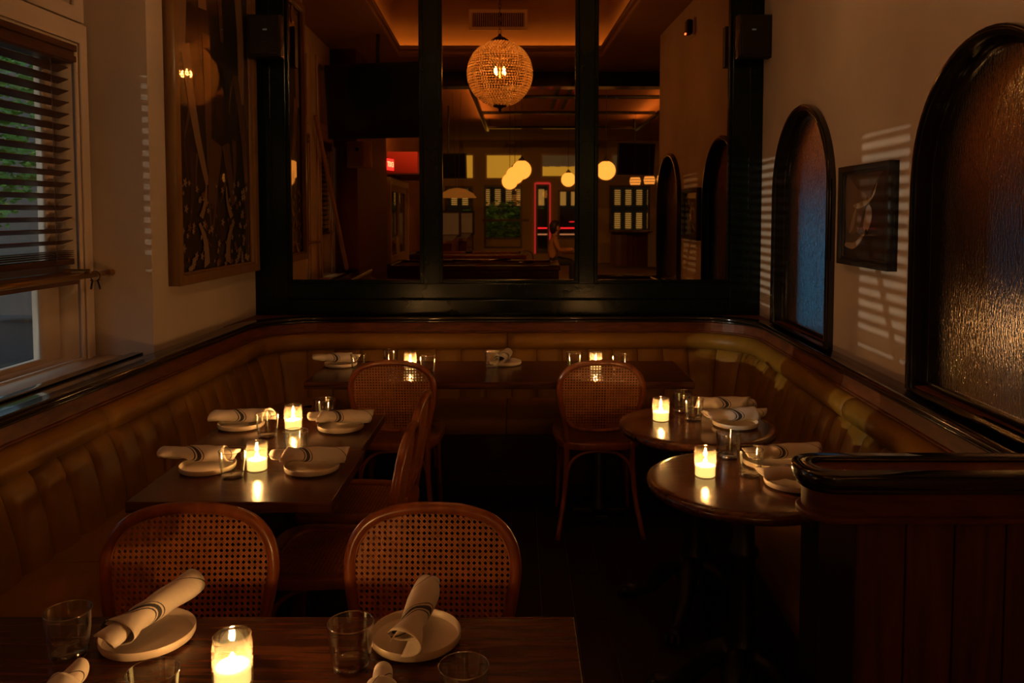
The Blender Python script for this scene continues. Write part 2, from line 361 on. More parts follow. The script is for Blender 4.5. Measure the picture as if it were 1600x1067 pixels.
# ceiling with tray
TX0, TX1, TY0, TY1 = -1.35, 0.935, 0.78, 4.25
def tray_x(x, y): return x + S*(y-0.78)
tl_ = [(tray_x(TX0, TY0), TY0), (tray_x(TX1, TY0), TY0), (tray_x(TX1, TY1), TY1), (tray_x(TX0, TY1), TY1)]
struct('ceiling', loops_mesh([rect(-2.5, 6.4, -0.1, 7.6), tl_], 0.10, lambda x, y, d: (x, y, H1+d)), 'ceiling_paint', 'brown soffit around the lit ceiling tray')
big = [(tray_x(TX0-0.12, TY0-0.12), TY0-0.12), (tray_x(TX1+0.12, TY0-0.12), TY0-0.12), (tray_x(TX1+0.12, TY1+0.12), TY1+0.12), (tray_x(TX0-0.12, TY1+0.12), TY1+0.12)]
bm = loops_mesh([[(x*1.0, y) for x, y in big], [(x+(0.03 if x < 0 else -0.03), y+(0.03 if y < 2 else -0.03)) for x, y in big]], 0.62, lambda x, y, d: (x, y, H1+0.10+d))
tr_ = struct('ceiling_tray', bm, 'cove_paint', 'recessed ceiling tray washed with amber light')
obj('tray_lid', box(-1.7, 1.3, 0.5, 4.55, H1+0.72, H1+0.78), 'cove_paint', tr_)
obj('crown', loops_mesh([[(x+(0.03 if x < 0 else -0.03), y+(0.03 if y < 2 else -0.03)) for x, y in big], [(x+(0.07 if x < 0 else -0.07), y+(0.07 if y < 2 else -0.07)) for x, y in big]], 0.05, lambda x, y, d: (x, y, H1+0.665+d)), 'trim_paint', tr_)
obj('cove_lip', loops_mesh([tl_, [(x+(0.015 if x < 0 else -0.015), y+(0.015 if y < 2 else -0.015)) for x, y in tl_]], 0.05, lambda x, y, d: (x, y, H1+0.075+d)), 'ceiling_paint', tr_)
for nm, (x0, x1, y0, y1) in enumerate(((TX0-0.05, TX1+0.05, TY0-0.06, TY0-0.045), (TX0+0.05, TX1+0.13, TY1+0.045, TY1+0.06))):
    obj('light_strip', box(x0, x1, y0, y1, H1+0.102, H1+0.112), 'cove_strip', tr_)
for xs in (TX0-0.06, TX1+0.06):
    bm = BM(); abox(bm, -0.008, 0.008, TY0-0.04, TY1+0.04, H1+0.102, H1+0.112)
    for v in bm.verts: v.co.x += tray_x(xs, v.co.y)
    obj('light_strip', bm, 'cove_strip', tr_)
struct('ceiling_main', box(-2.7, 6.4, -15.2, -0.1, HM, HM+0.1), 'main_ceiling', 'brown ceiling of the main room seen in the mirror')
struct('wall_header', box(-2.5, 6.4, -0.20, -0.1, H1-0.02, HM), 'ceiling_paint', 'step between the low and the high ceiling')
# far wall with its windows
hs = dict(T1=(-2.30, -1.39, 2.60, 3.40), T2=(-1.05, 0.12, 2.60, 3.40), T3=(0.68, 2.46, 2.66, 3.40), T4=(2.86, 3.80, 2.70, 3.40),
          W1=(-2.30, -1.42, 0.42, 2.40), W2=(-1.09, 0.10, 0.46, 2.43), W3=(0.52, 0.94, 0.30, 2.45), W4=(1.21, 2.38, 0.75, 2.28), W5=(2.80, 4.07, 0.95, 2.42))
struct('wall_far', loops_mesh([rect(-2.75, 6.3, 0, HM+0.1)] + [rect(*v) for v in hs.values()], 0.2, lambda x, z, d: (x, -15.0-d, z)), 'far_wall_paint', 'ochre end wall with windows, far off in the mirror')

# ------------------------------------------------------------------ far windows
def blinds(parent, x0, x1, z0, z1, y, pitch, mat='blind_wood', depth=0.045, tilt=22):
    me = None; n = int((z1-z0)/pitch)
    for i in range(n):
        z = z0+pitch*(i+0.5)
        if me is None:
            bm = box(x0, x1, -depth/2, depth/2, -0.0015, 0.0015); bmesh.ops.rotate(bm, verts=bm.verts, matrix=Matrix.Rotation(math.radians(tilt), 3, 'X'))
            o = obj('slat', bm, mat, parent); me = o.data
        else: o = obj('slat', me, None, parent)
        o.location = (0, y, z)
for i, (k, lab) in enumerate((('T1', 'yellow self-glowing transom at the left of the far wall'), ('T2', 'yellow self-glowing transom behind the round pendant globes'), ('T3', 'wide transom with a glowing lower half right of the globes'), ('T4', 'dim grey transom beside the hanging screen'))):  # pane emission paints in the yellow awnings and daylight outside
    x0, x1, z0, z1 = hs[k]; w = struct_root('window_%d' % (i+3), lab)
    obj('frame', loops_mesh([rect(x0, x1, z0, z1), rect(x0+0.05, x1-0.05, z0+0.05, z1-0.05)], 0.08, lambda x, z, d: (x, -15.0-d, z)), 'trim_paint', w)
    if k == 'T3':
        obj('pane', box(x0+0.05, x1-0.05, -15.10, -15.09, z0+0.05, 3.0), 'transom_glow', w); obj('pane', box(x0+0.05, x1-0.05, -15.10, -15.09, 3.01, z1-0.05), 'transom_glow_dim', w)
    else: obj('pane', box(x0+0.05, x1-0.05, -15.10, -15.09, z0+0.05, z1-0.05), 'transom_glow' if k != 'T4' else 'transom_glow_dim', w)
for i, (k, lab) in enumerate((('W1', 'blinded far window behind the arcade machines'), ('W2', 'far window with green planting and yellow panel below'), ('W3', 'narrow glazed door edged in red neon'), ('W4', 'far window crossed by a red neon line'), ('W5', 'blinded far window above the curved cabinet'))):
    x0, x1, z0, z1 = hs[k]; w = struct_root(('window_%d' if k != 'W3' else 'door_%d') % (i+7), lab)
    obj('frame', loops_mesh([rect(x0, x1, z0, z1), rect(x0+0.06, x1-0.06, z0+0.06, z1-0.06)], 0.10, lambda x, z, d: (x, -14.97-d, z)), 'neon_red' if False else 'blind_wood', w)
    obj('pane', box(x0+0.06, x1-0.06, -15.12, -15.114, z0+0.06, z1-0.06), 'window_glass', w)
    if k == 'W2':
        obj('cross_rail', box(x0-0.04, x1+0.2, -15.0, -14.95, 1.30, 1.37), 'blind_wood', w)
        obj('lower_panel', box(x0+0.06, x1-0.06, -15.06, -15.03, z0+0.06, 0.75), 'far_wall_paint', w); obj('cross_rail', box(x0, x1, -15.04, -14.96, 0.75, 0.80), 'blind_wood', w)
        blinds(w, x0+0.06, x1-0.06, 1.75, 2.37, -15.05, 0.06)
    if k in ('W1', 'W5'): blinds(w, x0+0.06, x1-0.06, z0+(0.75 if k == 'W1' else 0.05), z1-0.06, -15.05, 0.06)
    if k == 'W3':
        for a, b_, c_, d_ in ((x0-0.04, x0, z0, z1+0.04), (x1, x1+0.04, z0, z1+0.04), (x0, x1, z1, z1+0.06)): obj('neon_edge', box(a, b_, -14.99, -14.96, c_, d_), 'neon_edge', w)
# street outside the far wall: a facade with glowing panes, a hedge, neon lines
fa = thing('street_facade', 'dark building across the street with rows of glowing strips', 'building', (0, -21, 0))
obj('wall', box(-7, 9, -0.5, 0, 0, 6), 'asphalt', fa)
me = None
for i in range(24):
    for zz in ((0.95, 1.85, 2.75) if (i < 8 or i > 17) else (1.85, 2.75)):
        o = obj('glow_strip', box(-0.11, 0.11, 0, 0.03, 0, 0.62 if zz < 2 else 0.8) if me is None or True else me, 'facade_glow', fa, loc=(-4.6+i*0.42, 0.0, zz))  # emissive panes paint in daylight on the yellowish facade
def hedge(name, label, cx, cy, z0, sx, sy, sz, n, size, mat='leaf', seed=1):
    rnd = random.Random(seed); bm = BM()
    for i in range(n):
        while True:
            p = Vector((rnd.uniform(-1, 1), rnd.uniform(-1, 1), rnd.uniform(-1, 1)))
            if p.length < 1: break
        p = Vector((p.x*sx, p.y*sy, p.z*sz))
        q = Matrix.Rotation(rnd.uniform(0, 2*PI), 3, 'Z') @ Matrix.Rotation(rnd.uniform(-1.2, 1.2), 3, 'X')
        s_ = size*rnd.uniform(0.6, 1.3)
        vs = [bm.verts.new(p + q @ Vector(v)*s_) for v in ((-0.5, 0, 0), (0, 0.1, 0.28), (0.5, 0, 0), (0, 0.1, -0.28))]
        bm.faces.new(vs)
    t = thing(name, label, 'plant', (cx, cy, z0))
    f = obj('foliage', bm, mat, t, loc=(0, 0, sz)); f['kind'] = 'stuff'
    return t
h = hedge('street_hedge', 'low green hedge outside the far window', -0.5, -17.0, 0.5, 1.6, 0.5, 0.75, 900, 0.22, seed=3)
obj('planter', box(-1.7, 1.7, -0.4, 0.4, -0.5, 0.2, 0.02), 'pale_stone', h)
ns = thing('neon_sign', 'red and white neon lines glowing outside the far door', 'neon sign', (0, -15.6, 0))
obj('red_tube', tube(BM(), [(0.55, 0, 1.08), (2.4, 0, 1.08)], 0.022, 8), 'neon_red', ns); obj('red_tube', tube(BM(), [(1.6, 0, 1.28), (2.4, 0, 1.28)], 0.012, 8), 'neon_red', ns)
obj('white_tube', tube(BM(), [(0.55, 0, 0.88), (2.4, 0, 0.88)], 0.02, 8), 'neon_white', ns); obj('backing', box(0.5, 2.5, -0.08, -0.03, 0.4, 1.7), 'screen_black', ns)
struct('ground', box(-40, 14, -40, 30, -0.3, -0.125), 'asphalt', 'street and ground outside the windows')

# ------------------------------------------------------------------ left windows
def make_window(n, y0, y1, lab):
    w = struct_root('window_%d' % n, lab)
    sL = shear_L(W0)
    obj('casing', loops_mesh([rect(y0-0.09, y1+0.085, 0.90, 2.40), rect(y0, y1, 0.932, 2.30)], 0.022, lambda t, z, d: (WX(t)+0.022-d, t, z)), 'trim_paint', w)
    obj('casing_bead', loops_mesh([rect(y0-0.03, y1+0.035, 0.90, 2.335), rect(y0-0.012, y1+0.012, 0.91, 2.312)], 0.014, lambda t, z, d: (WX(t)+0.036-d, t, z)), 'trim_paint', w)
    obj('sash', loops_mesh([rect(y0, y1, 0.93, 2.30), rect(y0+0.05, y1-0.11, 0.945, 1.26), rect(y0+0.05, y1-0.05, 1.34, 2.25)], 0.05, lambda t, z, d: (WX(t)-0.085-d, t, z)), 'trim_paint', w)
    obj('pane', loops_mesh([rect(y0+0.05, y1-0.11, 0.945, 1.26)], 0.005, lambda t, z, d: (WX(t)-0.105-d, t, z)), 'window_glass', w)
    obj('pane', loops_mesh([rect(y0+0.05, y1-0.05, 1.34, 2.25)], 0.005, lambda t, z, d: (WX(t)-0.105-d, t, z)), 'window_glass', w)
    obj('transom_sash', loops_mesh([rect(y0, y1, 2.47, 3.05), rect(y0+0.05, y1-0.05, 2.52, 3.0)], 0.05, lambda t, z, d: (WX(t)-0.085-d, t, z)), 'trim_paint', w)
    obj('transom_pane', loops_mesh([rect(y0+0.05, y1-0.05, 2.52, 3.0)], 0.005, lambda t, z, d: (WX(t)-0.105-d, t, z)), 'window_glass', w)
    obj('transom_casing', loops_mesh([rect(y0-0.07, y1+0.07, 2.41, 3.12), rect(y0, y1, 2.47, 3.05)], 0.02, lambda t, z, d: (WX(t)+0.02-d, t, z)), 'trim_paint', w)
def make_blind(y0, y1, lab):
    b_ = thing('venetian_blind', lab, 'blind', (WX((y0+y1)/2)-0.035, (y0+y1)/2, 1.36), 0, 'wooden blinds in the left windows'); b_.rotation_euler = (0, 0, -math.atan(S))
    hl = (y1-y0)/2-0.006
    bm = box(-0.03, 0.055, -hl-0.002, hl+0.002, 0.86, 0.938, 0.008); abox(bm, 0.055, 0.066, -hl-0.002, hl+0.002, 0.910, 0.938, None, 0.003); abox(bm, 0.055, 0.062, -hl-0.002, hl+0.002, 0.866, 0.892, None, 0.002)
    obj('valance', bm, 'blind_wood', b_)
    me = None
    for i in range(16):
        z = 0.085+i*0.05
        if me is None:
            bm = box(-0.026, 0.026, -hl, hl, -0.0016, 0.0016); bmesh.ops.rotate(bm, verts=bm.verts, matrix=Matrix.Rotation(math.radians(-20), 3, 'Y'))
            o = obj('slat', bm, 'blind_wood', b_); me = o.data
        else: o = obj('slat', me, None, b_)
        o.location = (0, 0, z)
    me = None
    for i in range(4):
        if me is None: o = obj('stacked_slat', box(-0.026, 0.026, -hl, hl, -0.0016, 0.0016), 'blind_wood', b_); me = o.data
        else: o = obj('stacked_slat', me, None, b_)
        o.location = (0, 0, 0.022+i*0.0085)
    obj('bottom_rail', box(-0.028, 0.030, -hl, hl, -0.012, 0.014, 0.004), 'blind_wood', b_)
    for yy in (-hl+0.13, hl-0.13):
        obj('cord', tube(BM(), [(0.030, yy, 0.0), (0.030, yy, 0.87)], 0.0016, 6), 'blind_wood', b_)
make_window(1, 2.35, 3.51, 'tall window behind the open wooden blind'); make_blind(2.35, 3.51, 'dark wooden blind hanging in the window at the left edge')
make_window(2, 1.30, 1.86, 'narrow window nearer the camera on the left'); make_blind(1.30, 1.86, 'narrower wooden blind in the window nearer the camera')
obj('mid_rail', loops_mesh([rect(2.35, 3.50, 1.262, 1.318)], 0.05, lambda t, z, d: (WX(t)+0.012-d, t, z)), 'blind_wood', bpy.data.objects['window_1'])
tr2 = struct('trim_1', loops_mesh([rect(1.22, 3.57, 0.926, 0.945)], 0.05, lambda t, z, d: (LX(t)-0.03-d, t, z)), 'black_lacquer', 'black strip lying along the window ledge')
# brass rod across the window with a ring of keys
rod = thing('curtain_rod', 'brass rod across the window with pegs at its end', 'rod', (0, 0, 0))
obj('rod', tube(BM(), [(WX(2.3)+0.10, 2.3, 1.305), (WX(3.57)+0.10, 3.57, 1.305)], 0.0125, 14), 'brass', rod, smooth=True)
obj('end_cap', tube(BM(), [(WX(3.57)+0.10, 3.57, 1.305), (WX(3.60)+0.10, 3.605, 1.305)], 0.016, 14), 'brass', rod)
obj('wall_peg', tube(BM(), [(WX(3.40)+0.0, 3.40, 1.325), (WX(3.40)+0.115, 3.41, 1.325)], 0.009, 12), 'brass', rod); obj('bracket', tube(BM(), [(WX(2.5), 2.5, 1.305), (WX(2.5)+0.12, 2.5, 1.305)], 0.008, 10), 'brass', rod)
kr = thing('key_ring', 'ring of small keys hooked over the brass rod', 'keys', (WX(3.47)+0.10, 3.47, 1.305))
bm = BM(); tube(bm, [(0.021*math.cos(a*PI/12), 0, -0.006+0.021*math.sin(a*PI/12)) for a in range(24)], 0.0022, 6, True); obj('ring', bm, 'bronze_cap', kr)
for dx, a in ((-0.012, 0.2), (0.0, 0.0), (0.011, -0.25)):
    bm = box(-0.004, 0.004, -0.001, 0.001, -0.040, 0); lathe(bm, [(0, -0.002), (0.009, -0.002), (0.009, 0.002), (0, 0.002)], 12)
    for v in bm.verts: pass
    obj('key', bm, 'bronze_cap' if a else 'brass', kr, loc=(dx, 0, -0.026), rot=(0, a, 0))
# outside the left window
for y0, y1, lab in ((0.30, 3.75, 'added sun-blocking canvas awning outside the left windows'),):
    aw = thing('awning', lab, 'awning', (0, 0, 0))  # unseen awning added to keep the sun out of the transoms
    obj('canopy', loops_mesh([rect(y0, y1, 0.0, 1.0)], 0.012, lambda t, k, d: (WX(t)-0.17-0.95*k, t, 3.16-0.58*k+d)), 'green_cloth', aw)
    obj('valance', loops_mesh([rect(y0, y1, 2.46, 2.585)], 0.01, lambda t, z, d: (WX(t)-1.12-d, t, z)), 'green_cloth', aw)
    for yy in (y0+0.05, y1-0.05): obj('arm', tube(BM(), [(WX(yy)-0.17, yy, 2.60), (WX(yy)-1.10, yy, 2.58)], 0.012, 8), 'black_iron', aw)
t = hedge('street_tree', 'bright green tree outside the blinded window', -6.8, 8.6, 1.0, 1.6, 2.2, 1.9, 5200, 0.16, seed=5)
obj('trunk', tube(BM(), [(0, 0, -1.1), (0.05, 0.1, 0.4), (-0.05, 0, 1.6)], [0.16, 0.13, 0.09], 10), 'bark', t)
bl = thing('street_building', 'pale building with red trim outside the left window', 'building', (-7.2, 12.2, 0))
obj('wall', box(-1.0, 2.6, 0, 0.6, 0, 4.5), 'pale_stone', bl)
for i in range(5): obj('pilaster', box(0.2+0.45*i, 0.32+0.45*i, -0.12, 0.0, 0, 4.5), 'red_paint' if i % 2 == 0 else 'pale_stone', bl)

# ------------------------------------------------------------------ right wall: arches
def make_arch(n, c, lab):
    w = struct_root('window_%d' % n, lab); z0, zs = 0.948, 1.67
    pr = lambda off: (lambda t, z, d: (RX(t)-off+d, t, z))
    obj('outer_moulding', loops_mesh([arch(c, 0.450, z0, zs), arch(c, 0.426, z0+0.001, zs)], 0.040, pr(0.024), 0.005), 'black_lacquer', w, autosmooth=40)
    obj('outer_bead', loops_mesh([arch(c, 0.444, z0, zs), arch(c, 0.433, z0+0.001, zs)], 0.012, pr(0.034), 0.004), 'black_lacquer', w, autosmooth=40)
    obj('reveal', loops_mesh([arch(c, 0.4298, z0, zs), arch(c, 0.420, z0+0.010, zs)], 0.10, pr(0.0)), 'black_lacquer', w, autosmooth=40)
    obj('inner_bead', loops_mesh([arch(c, 0.424, z0+0.008, zs), arch(c, 0.402, z0+0.028, zs)], 0.026, pr(-0.022), 0.004), 'black_lacquer', w, autosmooth=40)
    obj('sill', box(0.0, 0.06, c-0.42, c+0.42, z0-0.004, z0+0.012, 0.003, Matrix.Translation((RX(c), 0, 0))), 'rail_wood', w)
    bm = loops_mesh([arch(c, 0.416, z0+0.012, zs)], 0.006, pr(-0.038)); obj('pane', bm, 'rain_glass', w)
make_arch(20, 4.107, 'smaller looking arched window with blue-lit rain glass by the mirror'); make_arch(21, 2.39, 'arched window with amber-lit rain glass at the right edge')
# the space behind the arches
bw = struct('window_22', box(2.15, 3.02, 7.40, 7.43, 0.25, 1.72), 'blue_fill', 'added blue glowing panel seen through the rain glass')  # glowing panel added so the small arch shows daylight blue
obj('frame', loops_mesh([rect(2.07, 3.10, 0.17, 1.80), rect(2.15, 3.02, 0.25, 1.72)], 0.06, lambda x, z, d: (x, 7.38+d, z)), 'black_lacquer', bw)
for (x, y, z, lab, mt) in ((3.05, 6.5, 2.90, 'added amber fill globe, unseen, high behind the arches', 'high_fill_globe'), (2.90, 3.72, 0.98, 'added amber fill globe, unseen, low in front of the sideboard', 'low_fill_globe')):  # unseen lamps added for the orange and warm sparkle in the arches
    pl_ = thing('fill_globe', lab, 'pendant lamp', (x, y, z), 0, 'added fill globes behind the arches')
    bm = BM(); bmesh.ops.create_uvsphere(bm, u_segments=20, v_segments=12, radius=0.12); obj('shade', bm, mt, pl_, smooth=True)
    obj('stem', tube(BM(), [(0, 0, 0.11), (0, 0, H1-z)], 0.006, 8), 'black_iron', pl_)
wd = struct('trim_3', box(3.46, 6.1, 7.38, 7.44, 0, 1.95, 0.01), 'panel_wood', 'added dark wainscot on the wall behind the amber-lit rain glass')  # put in so the middle of the arch view stays dark
bt = thing('side_cabinet', 'added pale sideboard behind the amber-lit rain glass', 'cabinet', (3.2, 4.6, 0))  # unseen, raised to carry warm lamplight low in the arch
obj('body', box(-0.9, 0.9, -0.25, 0.25, 0.08, 1.12, 0.01), 'tan_lacquer', bt); obj('top', box(-0.94, 0.94, -0.28, 0.28, 1.12, 1.16, 0.006), 'round_walnut', bt)
for x in (-0.8, 0.8):
    for y in (-0.2, 0.2): obj('leg', box(x-0.03, x+0.03, y-0.03, y+0.03, 0, 0.08), 'black_iron', bt)
obj('door', box(-0.88, -0.01, -0.27, -0.25, 0.1, 1.10, 0.004), 'tan_lacquer', bt); obj('door', box(0.01, 0.88, -0.27, -0.25, 0.1, 1.10, 0.004), 'tan_lacquer', bt)

# ------------------------------------------------------------------ the mirror
mr = thing('wall_mirror', 'huge three-panel bronze mirror in a dark green frame', 'mirror', (0, 4.9, 0.94))
def G(name, x0, x1, z0, z1, y0=0.0, y1=0.07, bev=0.004, mat='green_paint', **k): return obj(name, box(x0, x1, y0, y1, z0-0.94, z1-0.94, bev), mat, mr)
XL, XR = LX(4.9)-0.001, RX(4.9)+0.001
panes = [(-1.402, -0.612), (-0.470, 0.343), (0.486, 1.279)]
G('stile', XL, -1.425, 0.94, 3.32); G('stile', -0.589, -0.490, 1.135, 3.32); G('stile', 0.367, 0.462, 1.135, 3.32); G('stile', 1.302, XR, 0.94, 3.32)
G('bottom_rail', -1.425, 1.302, 1.046, 1.138); G('bottom_rail', -1.425, 1.302, 0.94, 1.038, -0.008, 0.07)
G('top_rail', -1.425, 1.302, 3.18, 3.32)
for a, b_ in panes:
    obj('mirror_pane', box(a-0.02, b_+0.02, 0.020, 0.026, 0.20, 2.26), 'bronze_mirror', mr)
    for x0, x1, z0, z1 in ((a-0.023, a, 1.138, 3.18), (b_, b_+0.023, 1.138, 3.18), (a, b_, 1.138, 1.161), (a, b_, 3.157, 3.18)):
        obj('moulding', box(x0, x1, 0.006, 0.05, z0-0.94, z1-0.94, 0.003), 'green_paint', mr)
        dx = 0.006
    for x0, x1, z0, z1 in ((a-0.011, a-0.003, 1.15, 3.18), (b_+0.003, b_+0.011, 1.15, 3.18), (a-0.011, b_+0.011, 1.148, 1.156)):
        obj('bead', box(x0, x1, -0.002, 0.02, z0-0.94, z1-0.94, 0.002), 'green_paint', mr)
for x0, x1 in ((-1.528, -1.514), (1.402, 1.416)): obj('bead', box(x0, x1, -0.010, 0.01, 0.105, 2.38, 0.004), 'green_paint', mr)
# speakers on the frame
for x, lab, s_ in ((-1.497, 'small black wall speaker at the left corner of the mirror', 1), (1.385, 'small black wall speaker at the right corner of the mirror', -1)):
    sp = thing('wall_speaker', lab, 'speaker', (x, 4.78, 2.61), 0, 'speakers on the mirror frame')
    bm = BM()
    for (w, y, zt, zb) in ((0.09, -0.055, 0.115, -0.115), (0.098, -0.04, 0.125, -0.125), (0.098, 0.02, 0.125, -0.125), (0.06, 0.075, 0.11, -0.10)):
        for (sx, z) in ((-w, zb), (w, zb), (w, zt), (-w, zt)): bm.verts.new((sx, y, z))
    bm.verts.ensure_lookup_table()
    for i in range(3):
        for k in range(4): bm.faces.new([bm.verts[i*4+k], bm.verts[i*4+(k+1) % 4], bm.verts[i*4+4+(k+1) % 4], bm.verts[i*4+4+k]])
    bm.faces.new([bm.verts[k] for k in (3, 2, 1, 0)]); bm.faces.new([bm.verts[12+k] for k in range(4)])
    obj('cabinet', bm, 'black_plastic', sp)
    obj('grille', box(-0.085, 0.085, -0.063, -0.053, -0.11, 0.11, 0.008), 'grille_cloth', sp)
    obj('badge', box(-0.012 + 0.012*s_, 0.012 + 0.012*s_, -0.066, -0.062, 0.028, 0.037), 'badge', sp)
    obj('bracket', box(-0.02, 0.02, 0.06, 0.118, -0.03, 0.03), 'black_plastic', sp)

# ------------------------------------------------------------------ banquette
def make_path(off):
    """centre line of the U at distance off from the walls, rounded corners; list of (point, inward normal, arclength)"""
    rad = 0.46-off; pts = []
    dL = Vector((S, 1, 0)).normalized(); nL = Vector((dL.y, -dL.x, 0)); nR = -nL; nB = Vector((0, -1, 0))
    def corner(n1, n2, p, r):
        out = []; 
        for k in range(13):
            a = k/12; n = (n1*math.cos(a*PI/2)+n2*math.sin(a*PI/2)).normalized(); out.append(n)
        return out
    cl = Vector((LX(4.9), 4.9, 0)); cr_ = Vector((RX(4.9), 4.9, 0))
    R_ = 0.46
    ccl = cl + nL*R_ + nB*R_ + Vector((0, 0, 0)); ccr = cr_ + nR*R_ + nB*R_
    seq = []
    st_ = Vector((LX(1.0), 1.0, 0))
    a0 = ccl - nL*R_; n = 40
    for k in range(n): seq.append((st_.lerp(a0, k/n), nL))
    for q in corner(nL, nB, None, None): seq.append((ccl - q*R_, q))
    s1 = seq[-1][0]; e1 = ccr - nB*R_
    for k in range(1, 30): seq.append((s1.lerp(e1, k/30), nB))
    for q in corner(nB, nR, None, None): seq.append((ccr - q*R_, q))
    s2 = seq[-1][0]; e2 = Vector((RX(2.035), 2.035, 0))
    for k in range(1, 31): seq.append((s2.lerp(e2, k/30), nR))
    pts = [(p+n*off, n) for p, n in seq]
    s_ = 0; out = [(pts[0][0], pts[0][1], 0.0)]
    for i in range(1, len(pts)):
        s_ += (pts[i][0]-pts[i-1][0]).length; out.append((pts[i][0], pts[i][1], s_))
    return out
OFF = 0.16
PATH = make_path(OFF); PLEN = PATH[-1][2]
def at(s, u):
    s = min(max(s, 0), PLEN)
    import bisect
    i = min(max(bisect.bisect([p[2] for p in PATH], s), 1), len(PATH)-1)
    a, b_ = PATH[i-1], PATH[i]; t_ = (s-a[2])/max(b_[2]-a[2], 1e-9)
    p = a[0].lerp(b_[0], t_); n = a[1].lerp(b_[1], t_).normalized()
    return p + n*(u-OFF)
def sweep(prof, s0, s1, step=0.06, gap=0.0, taper=None):
    s0 += gap; s1 -= gap; n = max(2, int((s1-s0)/step)); bm = BM(); rings = []
    for i in range(n+1):
        s = s0+(s1-s0)*i/n; ring = []
        for u, z in prof:
            p = at(s, u); ring.append(bm.verts.new((p.x, p.y, z)))
        rings.append(ring)
    m_ = len(prof)
    for i in range(n):
        for k in range(m_): bm.faces.new((rings[i][k], rings[i][(k+1) % m_], rings[i+1][(k+1) % m_], rings[i+1][k]))
    bm.faces.new(rings[0]); bm.faces.new(rings[-1][::-1]); return bm
def sfind(px_, py_):
    best = min(PATH, key=lambda p: (p[0].x-px_)**2+(p[0].y-py_)**2); return best[2]
bq = thing('banquette', 'U-shaped mustard leather banquette with channelled back and wooden cap rail', 'banquette')
sC = sfind(-0.10, 4.74); sL1 = sfind(LX(2.9)+OFF, 2.9); sR1 = sfind(RX(3.05)-OFF, 3.05)
segs = [0, sL1, sC, sR1, PLEN]
def circ(u, z, ru, rz, n=14): return [(u+ru*math.cos(2*PI*k/n), z+rz*math.sin(2*PI*k/n)) for k in range(n)]
for a, b_ in zip(segs[:-1], segs[1:]):
    obj('bolster', sweep(circ(0.125, 0.803, 0.052, 0.050), a, b_, 0.05, 0.002), 'leather', bq, smooth=True)
obj('cap_rail', sweep([(0.0, 0.925), (0.112, 0.925), (0.118, 0.930), (0.120, 0.937), (0.116, 0.945), (0.106, 0.949), (0.094, 0.947), (0.088, 0.942), (0.0, 0.942)], 0, PLEN), 'black_lacquer', bq, autosmooth=50)
obj('cap_bead', sweep(circ(0.104, 0.918, 0.009, 0.008, 8), 0, PLEN), 'black_lacquer', bq, smooth=True)
obj('fascia', sweep([(0.02, 0.86), (0.112, 0.858), (0.098, 0.925), (0.02, 0.925)], 0, PLEN), 'rail_wood', bq)
obj('fascia_bead', sweep(circ(0.112, 0.856, 0.008, 0.006, 8), 0, PLEN), 'rail_wood', bq, smooth=True)
obj('back_board', sweep([(0.0, 0.0), (0.10, 0.0), (0.10, 0.86), (0.0, 0.86)], 0, PLEN), 'bench_wood', bq)
nch = int(PLEN/0.152); ds = PLEN/nch
for i in range(nch):
    bm = BM(); na, nb = 8, 9; g = []
    for j in range(nb+1):
        t_ = j/nb; u0 = 0.205-0.075*t_ + 0.014*math.sin(PI*t_); z = 0.44+(0.765-0.44)*t_
        if t_ > 0.85: u0 -= 0.020*((t_-0.85)/0.15)**2
        row = []
        for k in range(na+1):
            a = k/na; e = abs(2*a-1); bul = 0.020*math.sqrt(max(0, 1-e**4)) 
            p = at(ds*(i+0.008+a*0.984), u0-0.012+bul); row.append(bm.verts.new((p.x, p.y, z)))
        g.append(row)
    for j in range(nb):
        for k in range(na): bm.faces.new((g[j][k], g[j][k+1], g[j+1][k+1], g[j+1][k]))
    obj('back_channel', bm, 'leather', bq, smooth=True)
ssegs = [0, sfind(LX(2.5)+OFF, 2.5), sfind(LX(4.0)+OFF, 4.0), sC, sfind(RX(4.0)-OFF, 4.0), PLEN]
for a, b_ in zip(ssegs[:-1], ssegs[1:]):
    obj('seat_cushion', sweep([(0.16, 0.36), (0.60, 0.36), (0.62, 0.375), (0.625, 0.44), (0.612, 0.463), (0.58, 0.475), (0.40, 0.480), (0.16, 0.47)], a, b_, 0.06, 0.002), 'leather', bq, autosmooth=50)
obj('seat_base', sweep([(0.10, 0.08), (0.595, 0.08), (0.595, 0.36), (0.10, 0.36)], 0, PLEN), 'bench_wood', bq)
obj('toe_kick', sweep([(0.12, 0.0), (0.545, 0.0), (0.545, 0.08), (0.12, 0.08)], 0, PLEN), 'black_iron', bq)
ot = obj('outlet_plate', box(-0.175, -0.045, 4.296, 4.306, 0.15, 0.23, 0.003), 'black_plastic', bq); obj('socket', box(-0.13, -0.09, 4.292, 4.297, 0.17, 0.21, 0.003), 'black_iron', ot)
for sx, cx in ((1, LX(4.9)), (-1, RX(4.9))):
    bm = BM(); vs = [(cx, 4.9), (cx+sx*0.5-sx*S*0.5, 4.9)] + [tuple((at(sfind(*(Vector((cx+sx*(0.46-0.30*math.sin(a)), 4.9-0.46+0.30*math.cos(a)))[:])), 0.03))[:2]) for a in (0.2, 0.5, 0.8, 1.1, 1.4)] + [(cx-S*0.5, 4.4)]
    lo = [bm.verts.new((x, y, 0.925)) for x, y in vs]; hi = [bm.verts.new((x, y, 0.9415)) for x, y in vs]
    bm.faces.new(hi); bm.faces.new(lo[::-1])
    for i in range(len(vs)): bm.faces.new((lo[i], lo[(i+1) % len(vs)], hi[(i+1) % len(vs)], hi[i]))
    obj('corner_ledge', bm, 'rail_wood', bq)
